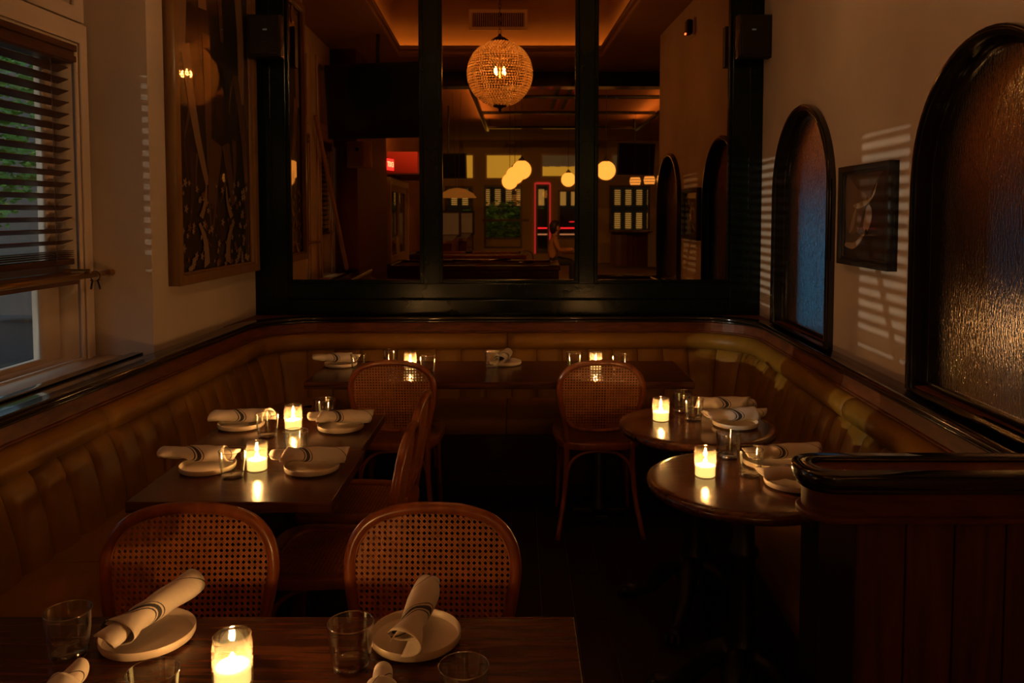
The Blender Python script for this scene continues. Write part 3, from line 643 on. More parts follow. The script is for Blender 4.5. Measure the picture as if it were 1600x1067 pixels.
# ------------------------------------------------------------------ low partition at the right
pw = thing('low_partition', 'low wooden partition with rounded black-edged cap at the lower right', 'partition', (0, 0, 0))
def stad(x0, x1, y0, y1, r, n=8):
    return [(x1, y0), (x1, y1)] + [(x0+r-r*math.sin(a), y1-r+r*math.cos(a)) for a in [PI/2*k/n for k in range(n+1)]] + [(x0+r-r*math.cos(a), y0+r-r*math.sin(a)) for a in [PI/2*k/n for k in range(n+1)]]
PX0, PX1, PY0, PY1 = 0.690, 1.385, 1.855, 2.03
obj('cap_edge', loops_mesh([stad(PX0, PX1, PY0, PY1, 0.075), stad(PX0+0.035, PX1-0.001, PY0+0.035, PY1-0.03, 0.05)], 0.022, lambda x, y, d: (x, y, 0.925+d), 0.008), 'black_lacquer', pw, autosmooth=60)
obj('cap_inlay', loops_mesh([stad(PX0+0.03, PX1, PY0+0.03, PY1-0.026, 0.05)], 0.015, lambda x, y, d: (x, y, 0.927+d)), 'rail_wood', pw)
obj('cap_bead', loops_mesh([stad(PX0+0.006, PX1, PY0+0.006, PY1-0.002, 0.072)], 0.012, lambda x, y, d: (x, y, 0.908+d), 0.003), 'black_lacquer', pw, autosmooth=60)
obj('fascia', loops_mesh([stad(PX0+0.018, PX1, PY0+0.016, PY1-0.01, 0.065)], 0.064, lambda x, y, d: (x, y, 0.848+d)), 'rail_wood', pw, autosmooth=40)
obj('fascia_bead', loops_mesh([stad(PX0+0.008, PX1, PY0+0.008, PY1-0.008, 0.07)], 0.008, lambda x, y, d: (x, y, 0.836+d), 0.004), 'rail_wood', pw, autosmooth=60)
obj('corner_post', box(PX0+0.03, PX0+0.125, PY0+0.025, PY1-0.03, 0.0, 0.838, 0.006), 'black_lacquer', pw)
x = PX0+0.127
for wdt in (0.122, 0.118, 0.125, 0.12, 0.08):
    obj('plank', box(x, x+wdt-0.003, PY0+0.035, PY0+0.055, 0.06, 0.838, 0.002), 'panel_wood', pw); x += wdt
obj('core', box(PX0+0.125, PX1, PY0+0.055, PY1-0.03, 0.0, 0.838), 'panel_wood', pw); obj('plinth', box(PX0+0.125, PX1, PY0+0.030, PY0+0.06, 0.0, 0.06, 0.003), 'black_lacquer', pw)

# ------------------------------------------------------------------ pictures
def pic(name, lab, y0, y1, z0, z1, fw, side, fmat, depth):
    """frame on a sheared wall; side -1: left wall, +1: right wall. Returns root and a mapper for the print (a along Y, b height) """
    XX = LX if side < 0 else RX
    r = thing(name, lab, 'picture', (0, 0, 0))
    mp_ = (lambda off: (lambda t, z, d: (XX(t)+side*(-1)*(off-d)*1.0, t, z)))
    obj('frame', loops_mesh([rect(y0, y1, z0, z1), rect(y0+fw, y1-fw, z0+fw, z1-fw)], depth, mp_(depth)), fmat, r)
    obj('inner_lip', loops_mesh([rect(y0+fw-0.002, y1-fw+0.002, z0+fw-0.002, z1-fw+0.002), rect(y0+fw+0.012, y1-fw-0.012, z0+fw+0.012, z1-fw-0.012)], depth*0.6, mp_(depth*0.75)), fmat, r)
    return r, mp_
def shape(parent, name, loop, mp_, off, mat, th=0.0008): return obj(name, loops_mesh([loop], th, mp_(off)), mat, parent)
pr, mp_ = pic('framed_picture', 'tall glazed picture in a gilt wood frame on the left wall', 3.765, 4.83, 1.225, 3.12, 0.045, -1, 'frame_gilt', 0.055)
obj('print', loops_mesh([rect(3.80, 4.80, 1.26, 3.09)], 0.006, mp_(0.020)), 'print_dark', pr)
rnd = random.Random(4); o_ = 0.0212
def strip(p0, p1, w0, w1, n=6, bow=0.0):
    a, b_ = Vector(p0), Vector(p1); d = (b_-a); nn = Vector((-d.y, d.x)).normalized(); A = []; B = []
    for i in range(n+1):
        t_ = i/n; c = a.lerp(b_, t_)+nn*bow*math.sin(PI*t_); w = w0+(w1-w0)*t_; A.append(tuple(c+nn*w)); B.append(tuple(c-nn*w))
    return A+B[::-1]
def ell(cx, cz, a, b_, n=14): return [(cx+a*math.cos(2*PI*k/n), cz+b_*math.sin(2*PI*k/n)) for k in range(n)]
for i, (p0, p1, w0, w1, bow, mt) in enumerate([((3.92, 3.02), (3.90, 2.35), 0.05, 0.045, 0.02, 'print_tan'), ((3.95, 2.4), (4.18, 1.72), 0.05, 0.025, -0.03, 'print_tan'), ((4.20, 2.5), (4.21, 1.80), 0.05, 0.03, 0.0, 'print_brown'),
        ((4.62, 2.9), (4.66, 2.2), 0.05, 0.04, 0.03, 'print_tan'), ((4.58, 2.35), (4.72, 1.75), 0.04, 0.025, 0.02, 'print_brown'), ((4.12, 3.05), (4.16, 2.62), 0.03, 0.05, 0.0, 'print_tan'), ((4.35, 3.0), (4.40, 2.5), 0.035, 0.02, 0.0, 'print_brown'),
        ((4.30, 1.95), (4.22, 1.62), 0.08, 0.05, 0.0, 'print_brown'), ((4.42, 1.95), (4.52, 1.62), 0.05, 0.03, 0.0, 'print_brown')]):
    shape(pr, 'printed_shape', strip(p0, p1, w0, w1, 6, bow), mp_, o_+0.0003*i, mt)
for i in range(26):
    a = rnd.uniform(3.86, 4.72); z = rnd.uniform(1.75, 2.95); q = rnd.uniform(-0.1, 0.1); ln = rnd.uniform(0.15, 0.45)
    shape(pr, 'printed_fold', strip((a, z), (a+q, z-ln), rnd.uniform(0.012, 0.035), 0.006, 6, rnd.uniform(-0.03, 0.03)), mp_, 0.0208+0.000012*i, ('print_brown', 'print_dark', 'print_fold')[i % 3], 0.0003)
for a, z in ((4.02, 3.0), (4.33, 2.92), (4.52, 2.98), (4.66, 2.62)): shape(pr, 'printed_face', ell(a, z, 0.045, 0.065), mp_, 0.0236, 'print_tan')
for i in range(120):
    a, z = rnd.uniform(3.85, 4.74), 1.29 + 0.45*rnd.random()**1.6; s_ = rnd.uniform(0.008, 0.018)
    lp = [(a+s_*(1+0.45*math.cos(5*q))*math.cos(q), z+s_*(1+0.45*math.cos(5*q))*math.sin(q)) for q in [2*PI*k/20 for k in range(20)]]
    shape(pr, 'printed_flower', lp, mp_, 0.0245+0.00002*i, 'print_flower' if i % 4 else 'print_ochre', 0.0005)
for sg in (-1, 1):
    c = 4.28
    shape(pr, 'printed_scroll', strip((c+sg*0.14, 1.30), (c+sg*0.22, 1.52), 0.035, 0.012, 8, sg*0.03), mp_, 0.0272, 'print_tan'); shape(pr, 'printed_scroll', strip((c+sg*0.20, 1.55), (c+sg*0.13, 1.72), 0.022, 0.008, 8, sg*0.02), mp_, 0.0272, 'print_tan')
pr, mp_ = pic('wave_picture', 'small glazed surf picture in a dark frame between the arches', 3.005, 3.522, 1.352, 1.772, 0.022, 1, 'frame_black', 0.040)
def P2(a, b_): return (3.49-a*0.455, 1.38+b_*0.365)     # a: 0 at the far (left) edge .. 1 near edge
obj('print', loops_mesh([rect(3.02, 3.505, 1.37, 1.755)], 0.006, mp_(0.016)), 'wave_mid', pr)
def wshape(pts, mt, o): shape(pr, 'printed_wave', [tuple(v) for v in [p.to_2d() for p in smooth_path([(*P2(a, b_), 0) for a, b_ in pts], 4, True)]], mp_, o, mt)
wshape([(0, 0.15), (0.25, 0.12), (0.45, 0.25), (0.55, 0.5), (0.6, 0.75), (0.8, 0.95), (1, 1), (1, 0), (0, 0)], 'wave_dark', 0.0172)
wshape([(0.02, 0.95), (0.3, 0.8), (0.5, 0.72), (0.42, 0.5), (0.3, 0.32), (0.1, 0.3), (0.0, 0.5)], 'wave_sky', 0.0175)
wshape([(0.50, 0.58), (0.56, 0.62), (0.62, 0.55), (0.60, 0.42), (0.52, 0.32), (0.44, 0.36), (0.47, 0.48)], 'wave_pale', 0.0182)
wshape([(0.0, 0.14), (0.2, 0.11), (0.35, 0.18), (0.48, 0.30), (0.40, 0.27), (0.25, 0.19), (0.05, 0.18)], 'wave_pale', 0.0185)
wshape([(0.2, 0.62), (0.4, 0.66), (0.6, 0.70), (0.72, 0.86), (0.66, 0.72), (0.5, 0.62), (0.3, 0.58)], 'wave_pale', 0.0188)
wshape([(0.12, 0.3), (0.2, 0.5), (0.30, 0.62), (0.26, 0.5), (0.22, 0.36)], 'wave_pale', 0.0191)
wshape([(0.485, 0.30), (0.50, 0.345), (0.525, 0.34), (0.535, 0.30), (0.51, 0.28)], 'wave_dark', 0.0194)

# ------------------------------------------------------------------ chairs
def clip_line(poly, p, d):
    """parameters where line p+t*d lies in a convex polygon"""
    t0, t1 = -1e9, 1e9; n = len(poly)
    for i in range(n):
        a = Vector(poly[i]); e = Vector(poly[(i+1) % n])-a; nx = Vector((-e.y, e.x)); den = nx.dot(d); num = nx.dot(p-a)
        if abs(den) < 1e-9:
            if num < 0: return None
        else:
            t_ = -num/den
            if den > 0: t0 = max(t0, t_)
            else: t1 = min(t1, t_)
    return (t0, t1) if t1-t0 > 0.006 else None
def cane_mesh(poly, pitch, fn):
    bm = BM(); xs = [p[0] for p in poly]; ys = [p[1] for p in poly]
    x0, x1, y0, y1 = min(xs), max(xs), min(ys), max(ys); cx, cy = (x0+x1)/2, (y0+y1)/2
    def rib(p, d, w, lay):
        c = clip_line(poly, p, d)
        if not c: return
        a = p+d*c[0]; b_ = p+d*c[1]; nn = Vector((-d.y, d.x))*w/2; th = 0.0005
        vs = []
        for q in (a-nn, a+nn, b_+nn, b_-nn):
            for zz in (lay-th, lay+th): vs.append(bm.verts.new(fn(q.x, q.y, zz)))
        for f in ((0, 2, 4, 6), (1, 7, 5, 3), (0, 1, 3, 2), (2, 3, 5, 4), (4, 5, 7, 6), (6, 7, 1, 0)): bm.faces.new([vs[k] for k in f])
    nx, ny = int((x1-x0)/pitch/2)+1, int((y1-y0)/pitch/2)+1; w = pitch*0.15
    for i in range(-nx, nx+1):
        for s_ in (-1, 1): rib(Vector((cx+i*pitch+s_*pitch*0.11, cy)), Vector((0, 1)), w, 0.0)
    for i in range(-ny, ny+1):
        for s_ in (-1, 1): rib(Vector((cx, cy+i*pitch+s_*pitch*0.11)), Vector((1, 0)), w, 0.0009)
    r2 = math.sqrt(0.5)
    for i in range(-nx-ny, nx+ny+1):
        rib(Vector((cx+(i+0.5)*pitch, cy)), Vector((r2, r2)), w*1.2, 0.0018); rib(Vector((cx+(i+0.5)*pitch, cy)), Vector((r2, -r2)), w*1.2, -0.0009)
    return bm
# chair frame of reference: origin on the floor under the seat centre, faces -Y (back at +Y)
LEAN = 0.16
def bk(x, z, d=0.0): return (x, 0.185 + (z-0.46)*LEAN + d, z)
half = [(0.158, 0.46), (0.172, 0.56), (0.192, 0.66), (0.200, 0.73), (0.186, 0.79), (0.145, 0.835), (0.075, 0.858), (0.0, 0.863)]
hoop2 = [(-x, z) for x, z in half] + [(x, z) for x, z in half[::-1][1:]]
def make_chair(lab):
    t = thing('cane_chair', lab, 'chair', group='bentwood cane chairs')
    bm = BM(); tube(bm, smooth_path([bk(x, z) for x, z in hoop2], 5), 0.0145, 12); obj('back_hoop', bm, 'bentwood', t, smooth=True)
    lr = [(-0.166, 0.575), (-0.12, 0.538), (0, 0.522), (0.12, 0.538), (0.166, 0.575)]
    bm = BM(); tube(bm, smooth_path([bk(x, z) for x, z in lr], 5), 0.011, 10); obj('lower_back_rail', bm, 'bentwood', t, smooth=True)
    up = [p for p in [v for v in smooth_path([(x, z, 0) for x, z in hoop2], 4)] if p.y > 0.575]
    poly = [(p.x*0.96, p.y-0.008) for p in up][::-1]
    poly = poly + [(-0.160, 0.57), (-0.12, 0.540), (0, 0.524), (0.12, 0.540), (0.160, 0.57)]
    # keep the hull convex and counter-clockwise
    hp = convex(poly)
    obj('cane_panel', cane_mesh(hp, 0.0135, lambda x, z, d: bk(x, z, d)), 'cane', t)
    bm = BM(); tube(bm, [bk(x, z, -0.004) for x, z in [(a*0.985, b_) for a, b_ in hp]], 0.003, 6, True); obj('spline_cord', bm, 'cane', t, smooth=True)
    seat = [(-0.205, -0.17), (-0.215, -0.05), (-0.20, 0.10), (-0.15, 0.19), (0, 0.215), (0.15, 0.19), (0.20, 0.10), (0.215, -0.05), (0.205, -0.17), (0.14, -0.215), (0, -0.225), (-0.14, -0.215)]
    so = [(p.x, p.y) for p in smooth_path([(x, y, 0) for x, y in seat], 4, True)]; si = [(x*0.80, y*0.80) for x, y in so]
    obj('seat_frame', loops_mesh([so, si], 0.026, lambda x, y, d: (x, y, 0.432+d), 0.005), 'bentwood', t, autosmooth=50)
    obj('cane_seat', cane_mesh(convex([(x*1.02, y*1.02) for x, y in si]), 0.0135, lambda x, y, d: (x, y, 0.452+d)), 'cane', t)
    for s_ in (-1, 1):
        bm = BM(); tube(bm, smooth_path([(s_*0.158, 0.185, 0.47), (s_*0.160, 0.180, 0.38), (s_*0.172, 0.195, 0.20), (s_*0.208, 0.245, 0.0)], 5), [0.016, 0.0115], 10); obj('leg', bm, 'bentwood', t, smooth=True)
        bm = BM(); tube(bm, smooth_path([(s_*0.175, -0.165, 0.44), (s_*0.180, -0.175, 0.22), (s_*0.190, -0.19, 0.0)], 5), [0.017, 0.011], 10); obj('leg', bm, 'bentwood', t, smooth=True)
        bm = BM(); tube(bm, smooth_path([(s_*0.178, -0.172, 0.24), (s_*0.176, -0.145, 0.36), (s_*0.172, -0.05, 0.415), (s_*0.168, 0.06, 0.415), (s_*0.166, 0.155, 0.36), (s_*0.170, 0.188, 0.24)], 5), 0.008, 8); obj('arch_brace', bm, 'bentwood', t, smooth=True)
    for y in (0.19, -0.172):
        bm = BM(); tube(bm, smooth_path([(-0.165, y, 0.22), (-0.150, y, 0.34), (-0.09, y, 0.405), (0, y, 0.418), (0.09, y, 0.405), (0.150, y, 0.34), (0.165, y, 0.22)], 5), 0.009, 8); obj('arch_brace', bm, 'bentwood', t, smooth=True)
    return t
def convex(pts):
    P = sorted(set((round(x, 5), round(y, 5)) for x, y in pts))
    def h(ps):
        o = []
        for p in ps:
            while len(o) >= 2 and (o[-1][0]-o[-2][0])*(p[1]-o[-2][1])-(o[-1][1]-o[-2][1])*(p[0]-o[-2][0]) <= 1e-9: o.pop()
            o.append(p)
        return o
    a = h(P); b_ = h(P[::-1]); return a[:-1]+b_[:-1]
chair0 = make_chair('cane chair facing the camera at the left of the front table')
def chair(lab, x, y, rz, first=False):
    c = chair0 if first else copy_tree(chair0)
    c.location = (x, y, 0); c.rotation_euler = (0, 0, rz); c['label'] = lab; return c
chair('cane chair at the near left, its back behind the tilted napkin roll', -0.785, 1.640, 0.02, True)
chair('cane chair at the centre front, its back behind the upright napkin roll', -0.215, 1.640, -0.03)
chair('cane chair tucked under the back table, left of centre', -0.607, 4.00, PI)
chair('cane chair tucked under the back table, beside the round tables', 0.392, 4.00, PI)
chair('cane chair seen edge-on at the nearer left table', -0.605, 2.58, -PI/2)
chair('cane chair seen edge-on at the farther left table', -0.615, 3.06, -PI/2-0.03)

# ------------------------------------------------------------------ tables
def ped_square(t, x, y, h=0.715, foot=0.24):
    obj('column', lathe(BM(), [(0, 0.03), (0.055, 0.03), (0.05, 0.06), (0.036, 0.08), (0.036, h-0.03), (0.06, h-0.01), (0.06, h), (0, h)], 20, (x, y, 0)), 'black_iron', t, autosmooth=40)
    obj('base_cross', (lambda b_: (abox(b_, x-foot, x+foot, y-0.035, y+0.035, 0.004, 0.034, None, 0.006), abox(b_, x-0.035, x+0.035, y-foot, y+foot, 0.004, 0.0338, None, 0.006), b_)[2])(BM()), 'black_iron', t)
    obj('top_plate', box(x-0.14, x+0.14, y-0.14, y+0.14, h, h+0.004), 'black_iron', t)
def rect_table(lab, x0, x1, y0, y1, mat, peds, grp=None, th=0.032):
    cx, cy = (x0+x1)/2, (y0+y1)/2
    t = thing('dining_table', lab, 'table', (cx, cy, 0), 0, grp)
    obj('tabletop', box(x0-cx, x1-cx, y0-cy, y1-cy, 0.75-th, 0.75, 0.003), mat, t)
    for px, py, f in peds: ped_square(t, px-cx, py-cy, 0.75-th-0.004, f)
    return t
rect_table('long dark walnut table across the bottom edge', -1.12, 0.113, 0.86, 1.588, 'walnut_x', [(-0.86, 1.22, 0.24), (-0.14, 1.22, 0.24)])
rect_table('square walnut table at the left bench, nearer the camera', -1.125, -0.535, 2.232, 2.728, 'walnut_x', [(-0.83, 2.48, 0.22)], 'small tables along the left bench')
rect_table('square walnut table at the left bench, farther from the camera', -1.165, -0.548, 2.738, 3.215, 'walnut_x', [(-0.85, 2.97, 0.22)], 'small tables along the left bench')
rect_table('long walnut table under the mirror', -1.05, 0.857, 3.845, 4.40, 'walnut_x', [(-0.62, 4.12, 0.14), (0.42, 4.12, 0.14)], None, 0.036)
def round_table(lab, x, y, rz):
    t = thing('round_table', lab, 'table', (x, y, 0), rz, 'round pedestal tables'); R_ = 0.3025
    obj('tabletop', lathe(BM(), [(0, 0.712), (R_-0.03, 0.712), (R_-0.012, 0.716), (R_-0.002, 0.726), (R_, 0.734), (R_-0.003, 0.743), (R_-0.012, 0.749), (R_-0.03, 0.750), (0, 0.750)], 64), 'round_walnut', t, autosmooth=50)
    obj('top_plate', lathe(BM(), [(0, 0.70), (0.17, 0.70), (0.17, 0.712), (0, 0.712)], 24), 'black_iron', t)
    obj('column', lathe(BM(), [(0, 0.10), (0.06, 0.10), (0.075, 0.14), (0.055, 0.19), (0.04, 0.21), (0.052, 0.235), (0.042, 0.26), (0.036, 0.40), (0.034, 0.50), (0.046, 0.515), (0.046, 0.53), (0.034, 0.545), (0.032, 0.65), (0.06, 0.69), (0.06, 0.70), (0, 0.70)], 24), 'black_iron', t, autosmooth=40)
    for k in range(4):
        a = PI/4+k*PI/2; c, s_ = math.cos(a), math.sin(a)
        bm = BM(); tube(bm, smooth_path([(c*r, s_*r, z) for r, z in ((0.03, 0.20), (0.10, 0.165), (0.17, 0.075), (0.235, 0.035), (0.285, 0.03))], 4), [0.042, 0.040, 0.039, 0.038, 0.037, 0.036, 0.034, 0.032, 0.030, 0.028, 0.026, 0.025, 0.025, 0.026, 0.027, 0.028, 0.026], 10)
        lg = obj('foot', bm, 'black_iron', t, smooth=True)
        bm = BM()
        for q in (-0.5, 0, 0.5):
            a2 = a+q*0.16; tube(bm, [(math.cos(a2)*0.265, math.sin(a2)*0.265, 0.032), (math.cos(a2)*0.295, math.sin(a2)*0.295, 0.026), (math.cos(a2)*0.312, math.sin(a2)*0.312, 0.011)], [0.013, 0.012, 0.006], 8)
        obj('claw', bm, 'black_iron', lg, smooth=True)
    return t
round_table('round walnut pedestal table beside the low partition', 0.70, 2.43, 0.3); round_table('round walnut pedestal table nearer the mirror', 0.695, 3.08, 0.3)

# ------------------------------------------------------------------ table settings
protos = {}
def proto_tumbler():
    t = thing('water_tumbler', 'x', 'glass', group='clear water tumblers')
    obj('bowl', lathe(BM(), [(0.0335, 0.012), (0.0345, 0.020), (0.0385, 0.048), (0.0415, 0.0865), (0.0402, 0.0865), (0.0372, 0.048), (0.0330, 0.020), (0.0322, 0.013)], 40, closed=True), 'tumbler_glass', t, autosmooth=60)
    obj('rim', tube(BM(), [(0.0409*math.cos(2*PI*k/40), 0.0409*math.sin(2*PI*k/40), 0.0872) for k in range(40)], 0.0010, 8, True), 'rim_glass', t, smooth=True)
    obj('base', lathe(BM(), [(0, 0), (0.028, 0), (0.0315, 0.0015), (0.0333, 0.006), (0.0335, 0.0125), (0.0318, 0.0150), (0.028, 0.0135), (0, 0.0125)], 40), 'base_glass', t, autosmooth=60)
    return t
def proto_candle():
    t = thing('votive_candle', 'x', 'candle', group='lit votive candles')
    prof = [(0, 0), (0.031, 0), (0.0335, 0.003), (0.034, 0.008), (0.034, 0.076), (0.0325, 0.082), (0.0318, 0.086), (0.0325, 0.0905), (0.031, 0.092), (0.030, 0.0895), (0.0300, 0.082), (0.0315, 0.076), (0.0315, 0.006), (0, 0.005)]
    obj('jar', lathe(BM(), prof, 40), 'jar_glass', t, autosmooth=60)
    obj('wax', lathe(BM(), [(0, 0.0055), (0.030, 0.0055), (0.0308, 0.008), (0.0308, 0.036), (0.029, 0.0375), (0.012, 0.0355), (0, 0.035)], 32), 'wax', t, autosmooth=60)
    obj('wick', tube(BM(), [(0, 0, 0.035), (0.001, 0, 0.043)], 0.0009, 6), 'black_iron', t)
    obj('flame', lathe(BM(), [(0, 0.039), (0.005, 0.042), (0.0066, 0.046), (0.0055, 0.051), (0.0026, 0.057), (0, 0.060)], 14), 'flame', t, smooth=True)
    return t
def proto_plate():
    t = thing('side_plate', 'x', 'plate', group='small rimmed side plates')
    obj('dish', lathe(BM(), [(0, 0), (0.066, 0), (0.070, 0.003), (0.0845, 0.006), (0.0865, 0.010), (0.0870, 0.020), (0.0858, 0.0215), (0.0845, 0.020), (0.0838, 0.0115), (0.081, 0.008), (0, 0.0072)], 56), 'ceramic', t, autosmooth=45)
    return t
def proto_napkin(seed, fan):
    rnd = random.Random(seed); t = thing('rolled_napkin', 'x', 'napkin', group='striped rolled napkins')
    bm = BM(); nth, nx = 46, 18; g = []; turns = 1.75; ph = rnd.uniform(0, 6)
    for i in range(nx+1):
        xx = -1+2*i/nx; row = []
        fl_ = fan*max(0, -xx-0.35)**1.2*1.5                      # one end flares open
        for j in range(nth+1):
            th = j/nth*turns*2*PI; r = 0.014+0.0145*j/nth
            r *= 1+0.06*math.sin(3*xx+ph)+0.05*math.sin(2*th+4*xx+ph)
            r *= 1-0.30*fan*math.exp(-((xx+0.50)/0.17)**2) + 0.05*math.sin(9*xx+5*th*0.3+ph)*math.sin(th+ph)
            L_ = 0.112 + 0.026*math.sin(th*0.5+ph)*(1 if xx > 0 else -1)*abs(xx)
            y = r*math.cos(th)*(1.05+0.9*fl_); z = r*math.sin(th)*(0.92-0.35*fl_)
            row.append(bm.verts.new((xx*L_, y, z)))
        g.append(row)
    for i in range(nx):
        for j in range(nth): bm.faces.new((g[i][j], g[i+1][j], g[i+1][j+1], g[i][j+1]))
    o = obj('roll', bm, 'napkin', t, smooth=True)
    md = o.modifiers.new('thick', 'SOLIDIFY'); md.thickness = 0.0016; md.offset = 0; apply_mods(o)
    for p in o.data.polygons: p.use_smooth = True
    return t
P = dict(t=[proto_tumbler()], c=[proto_candle()], p=[proto_plate()], n=[proto_napkin(1, 1.0), proto_napkin(2, 0.4), proto_napkin(5, 0.75)])
used = set()
def put(kind, var, lab, x, y, z=0.75, rz=0.0, tilt=0.0):
    pr_ = P[kind][var]; key = (kind, var)
    o = pr_ if key not in used else copy_tree(pr_)
    used.add(key); o.location = (x, y, z); o.rotation_euler = (0, tilt, rz); o['label'] = lab
    return o
def ray(px, py, z=0.75):
    cx, cy = (px-811)/1245, (py-399.5)/1245; p = math.radians(3.1)
    d = Vector((cx, math.cos(p)-cy*math.sin(p), -math.sin(p)-cy*math.cos(p))); t_ = (z-1.575)/d.z
    return d.x*t_, d.y*t_
def setting(lab_p, lab_n, x, y, rz, var=0, dx=0.0, dy=0.0, tilt=0.0, ln=0.92):
    put('p', 0, lab_p, x, y); nk = put('n', var, lab_n, x+dx, y+dy, 0.75+0.0215+0.0265+abs(tilt)*0.06, rz, tilt); nk.scale = (ln, 1.0, 1.0)
put('c', 0, 'lit votive candle on the front table', -0.500, 1.350)
put('t', 0, 'empty tumbler at the left end of the front table, beside a plate', -0.838, 1.442)
put('t', 0, 'empty tumbler between the two far plates of the front table', -0.304, 1.400)
put('t', 0, 'tumbler cut by the bottom edge, right of the front candle', -0.090, 1.262)
put('t', 0, 'tumbler cut by the bottom edge, left of the front candle', -0.590, 1.246)
put('t', 0, 'tumbler cut by the bottom left corner', -0.955, 1.310)
setting('round side plate under the tilted napkin roll on the front table', 'napkin roll tilted across the left plate of the front table', -0.717, 1.498, math.radians(64), 2, 0.0, 0.012, -0.12, 0.80)
setting('round side plate under the upright napkin roll on the front table', 'napkin roll pointing away on the right plate of the front table', -0.199, 1.495, math.radians(82), 1, 0.0, 0.012, -0.10, 0.80)
setting('side plate at the near side of the front table, left', 'napkin roll peeking up left of the front candle', -0.745, 1.17, math.radians(84), 0, 0.0, 0.0, -0.10)
setting('side plate at the near side of the front table, right', 'napkin tip peeking up at the bottom centre', -0.215, 1.165, math.radians(96), 0, 0.0, 0.0, -0.08)
setting('side plate in the bottom left corner', 'napkin end sticking in at the bottom left corner', -1.03, 1.14, math.radians(52), 0, 0.02, 0.02, -0.05)
G1 = 'on the nearer left table'; G2 = 'on the farther left table'
put('c', 0, 'lit votive candle ' + G1, -0.839, 2.512); put('t', 0, 'tumbler in front of the bench-side napkin ' + G1, -0.892, 2.440); put('t', 0, 'tumbler behind the aisle-side napkin ' + G1, -0.757, 2.662)
setting('bench-side plate ' + G1, 'bench-side napkin roll ' + G1, -1.000, 2.520, 0.02, 0, -0.03, 0.02, 0.03); setting('aisle-side plate ' + G1, 'aisle-side napkin roll ' + G1, -0.664, 2.515, -0.02, 2, -0.008, 0.015, 0.0)
put('c', 0, 'lit votive candle ' + G2, -0.861, 3.000); put('t', 0, 'tumbler in front of the bench-side napkin ' + G2, -0.925, 2.888); put('t', 0, 'tumbler behind the aisle-side napkin ' + G2, -0.771, 3.120)
setting('bench-side plate ' + G2, 'bench-side napkin roll ' + G2, -1.070, 3.030, 0.05, 1, 0.01, 0.0, 0.0); setting('aisle-side plate ' + G2, 'aisle-side napkin roll ' + G2, -0.680, 3.000, 0.0, 2, 0.0, 0.015, 0.0)
G3 = 'on the long table under the mirror'
put('c', 0, 'lit votive candle behind the left cane chair ' + G3, -0.571, 4.150); put('c', 0, 'lit votive candle behind the right cane chair ' + G3, 0.403, 4.150)
put('t', 0, 'tumbler beside the left plate ' + G3, -0.836, 4.11); put('t', 0, 'tumbler left of the left candle ' + G3, -0.690, 4.25); put('t', 0, 'tumbler right of the left candle ' + G3, -0.469, 4.075)
put('t', 0, 'tumbler at the centre ' + G3, -0.143, 4.205); put('t', 0, 'tumbler left of the right candle ' + G3, 0.290, 4.16); put('t', 0, 'tumbler right of the right candle ' + G3, 0.523, 4.11)
setting('plate at the left end ' + G3, 'napkin roll at the left end ' + G3, -0.960, 4.255, 0.02, 0, -0.02, 0.0); setting('plate at the centre ' + G3, 'napkin roll end-on at the centre ' + G3, -0.074, 4.300, 1.35, 1, -0.01, 0.0)
G4 = 'on the round table nearer the mirror'; G5 = 'on the round table beside the partition'
put('c', 0, 'lit votive candle ' + G4, 0.562, 3.120); put('t', 0, 'rear tumbler ' + G4, 0.672, 3.256); put('t', 0, 'front tumbler ' + G4, 0.692, 3.128)
setting('rear plate ' + G4, 'rear napkin roll ' + G4, 0.832, 3.238, -0.06, 1, 0.014, -0.006); setting('front plate ' + G4, 'front napkin roll ' + G4, 0.838, 3.050, 0.14, 0, -0.002, -0.008, -0.02)
put('c', 0, 'lit votive candle ' + G5, 0.582, 2.452); put('t', 0, 'rear tumbler ' + G5, 0.704, 2.640); put('t', 0, 'front tumbler ' + G5, 0.722, 2.456)
setting('rear plate ' + G5, 'rear napkin roll ' + G5, 0.820, 2.572, 0.04, 2, 0.034, -0.012, -0.03); setting('front plate ' + G5, 'front napkin roll ' + G5, 0.830, 2.370, 0.05, 0, 0.012, -0.018, -0.06)

# ------------------------------------------------------------------ chandelier and things of the ceiling
ch = thing('bead_chandelier', 'glowing globe chandelier of crystal beads, seen in the mirror', 'chandelier', (-0.165, 2.90, 2.77))
rnd = random.Random(2); RB = 0.278; bm = BM(); rows = 33
base = bmesh.new(); bmesh.ops.create_icosphere(base, subdivisions=1, radius=1.0); bv = [v.co.copy() for v in base.verts]; bf = [[v.index for v in f.verts] for f in base.faces]; base.free()
for i in range(rows):
    ph_ = PI*(0.085+0.83*i/(rows-1)); n = max(8, int(2*PI*RB*math.sin(ph_)/0.0245))
    for k in range(n):
        a = 2*PI*(k+0.5*(i % 2))/n; rr = 0.0098*rnd.uniform(0.9, 1.08)
        c = Vector((RB*math.sin(ph_)*math.cos(a), RB*math.sin(ph_)*math.sin(a), RB*math.cos(ph_)))
        vs = [bm.verts.new(c+v*rr) for v in bv]
        for f in bf: bm.faces.new([vs[q] for q in f])
bo = obj('beads', bm, 'bead_crystal', ch); bo['kind'] = 'stuff'
for i in range(9):
    ph_ = PI*(0.085+0.83*i/8); r_ = RB*math.sin(ph_)-0.008; z_ = RB*math.cos(ph_)
    obj('hoop', tube(BM(), [(r_*math.cos(2*PI*k/40), r_*math.sin(2*PI*k/40), z_) for k in range(40)], 0.0022, 6, True), 'brass', ch)
obj('cap', lathe(BM(), [(0.085, 0.262), (0.075, 0.285), (0.045, 0.305), (0.018, 0.318), (0.012, 0.335), (0, 0.336)], 24), 'bronze_cap', ch, smooth=True)
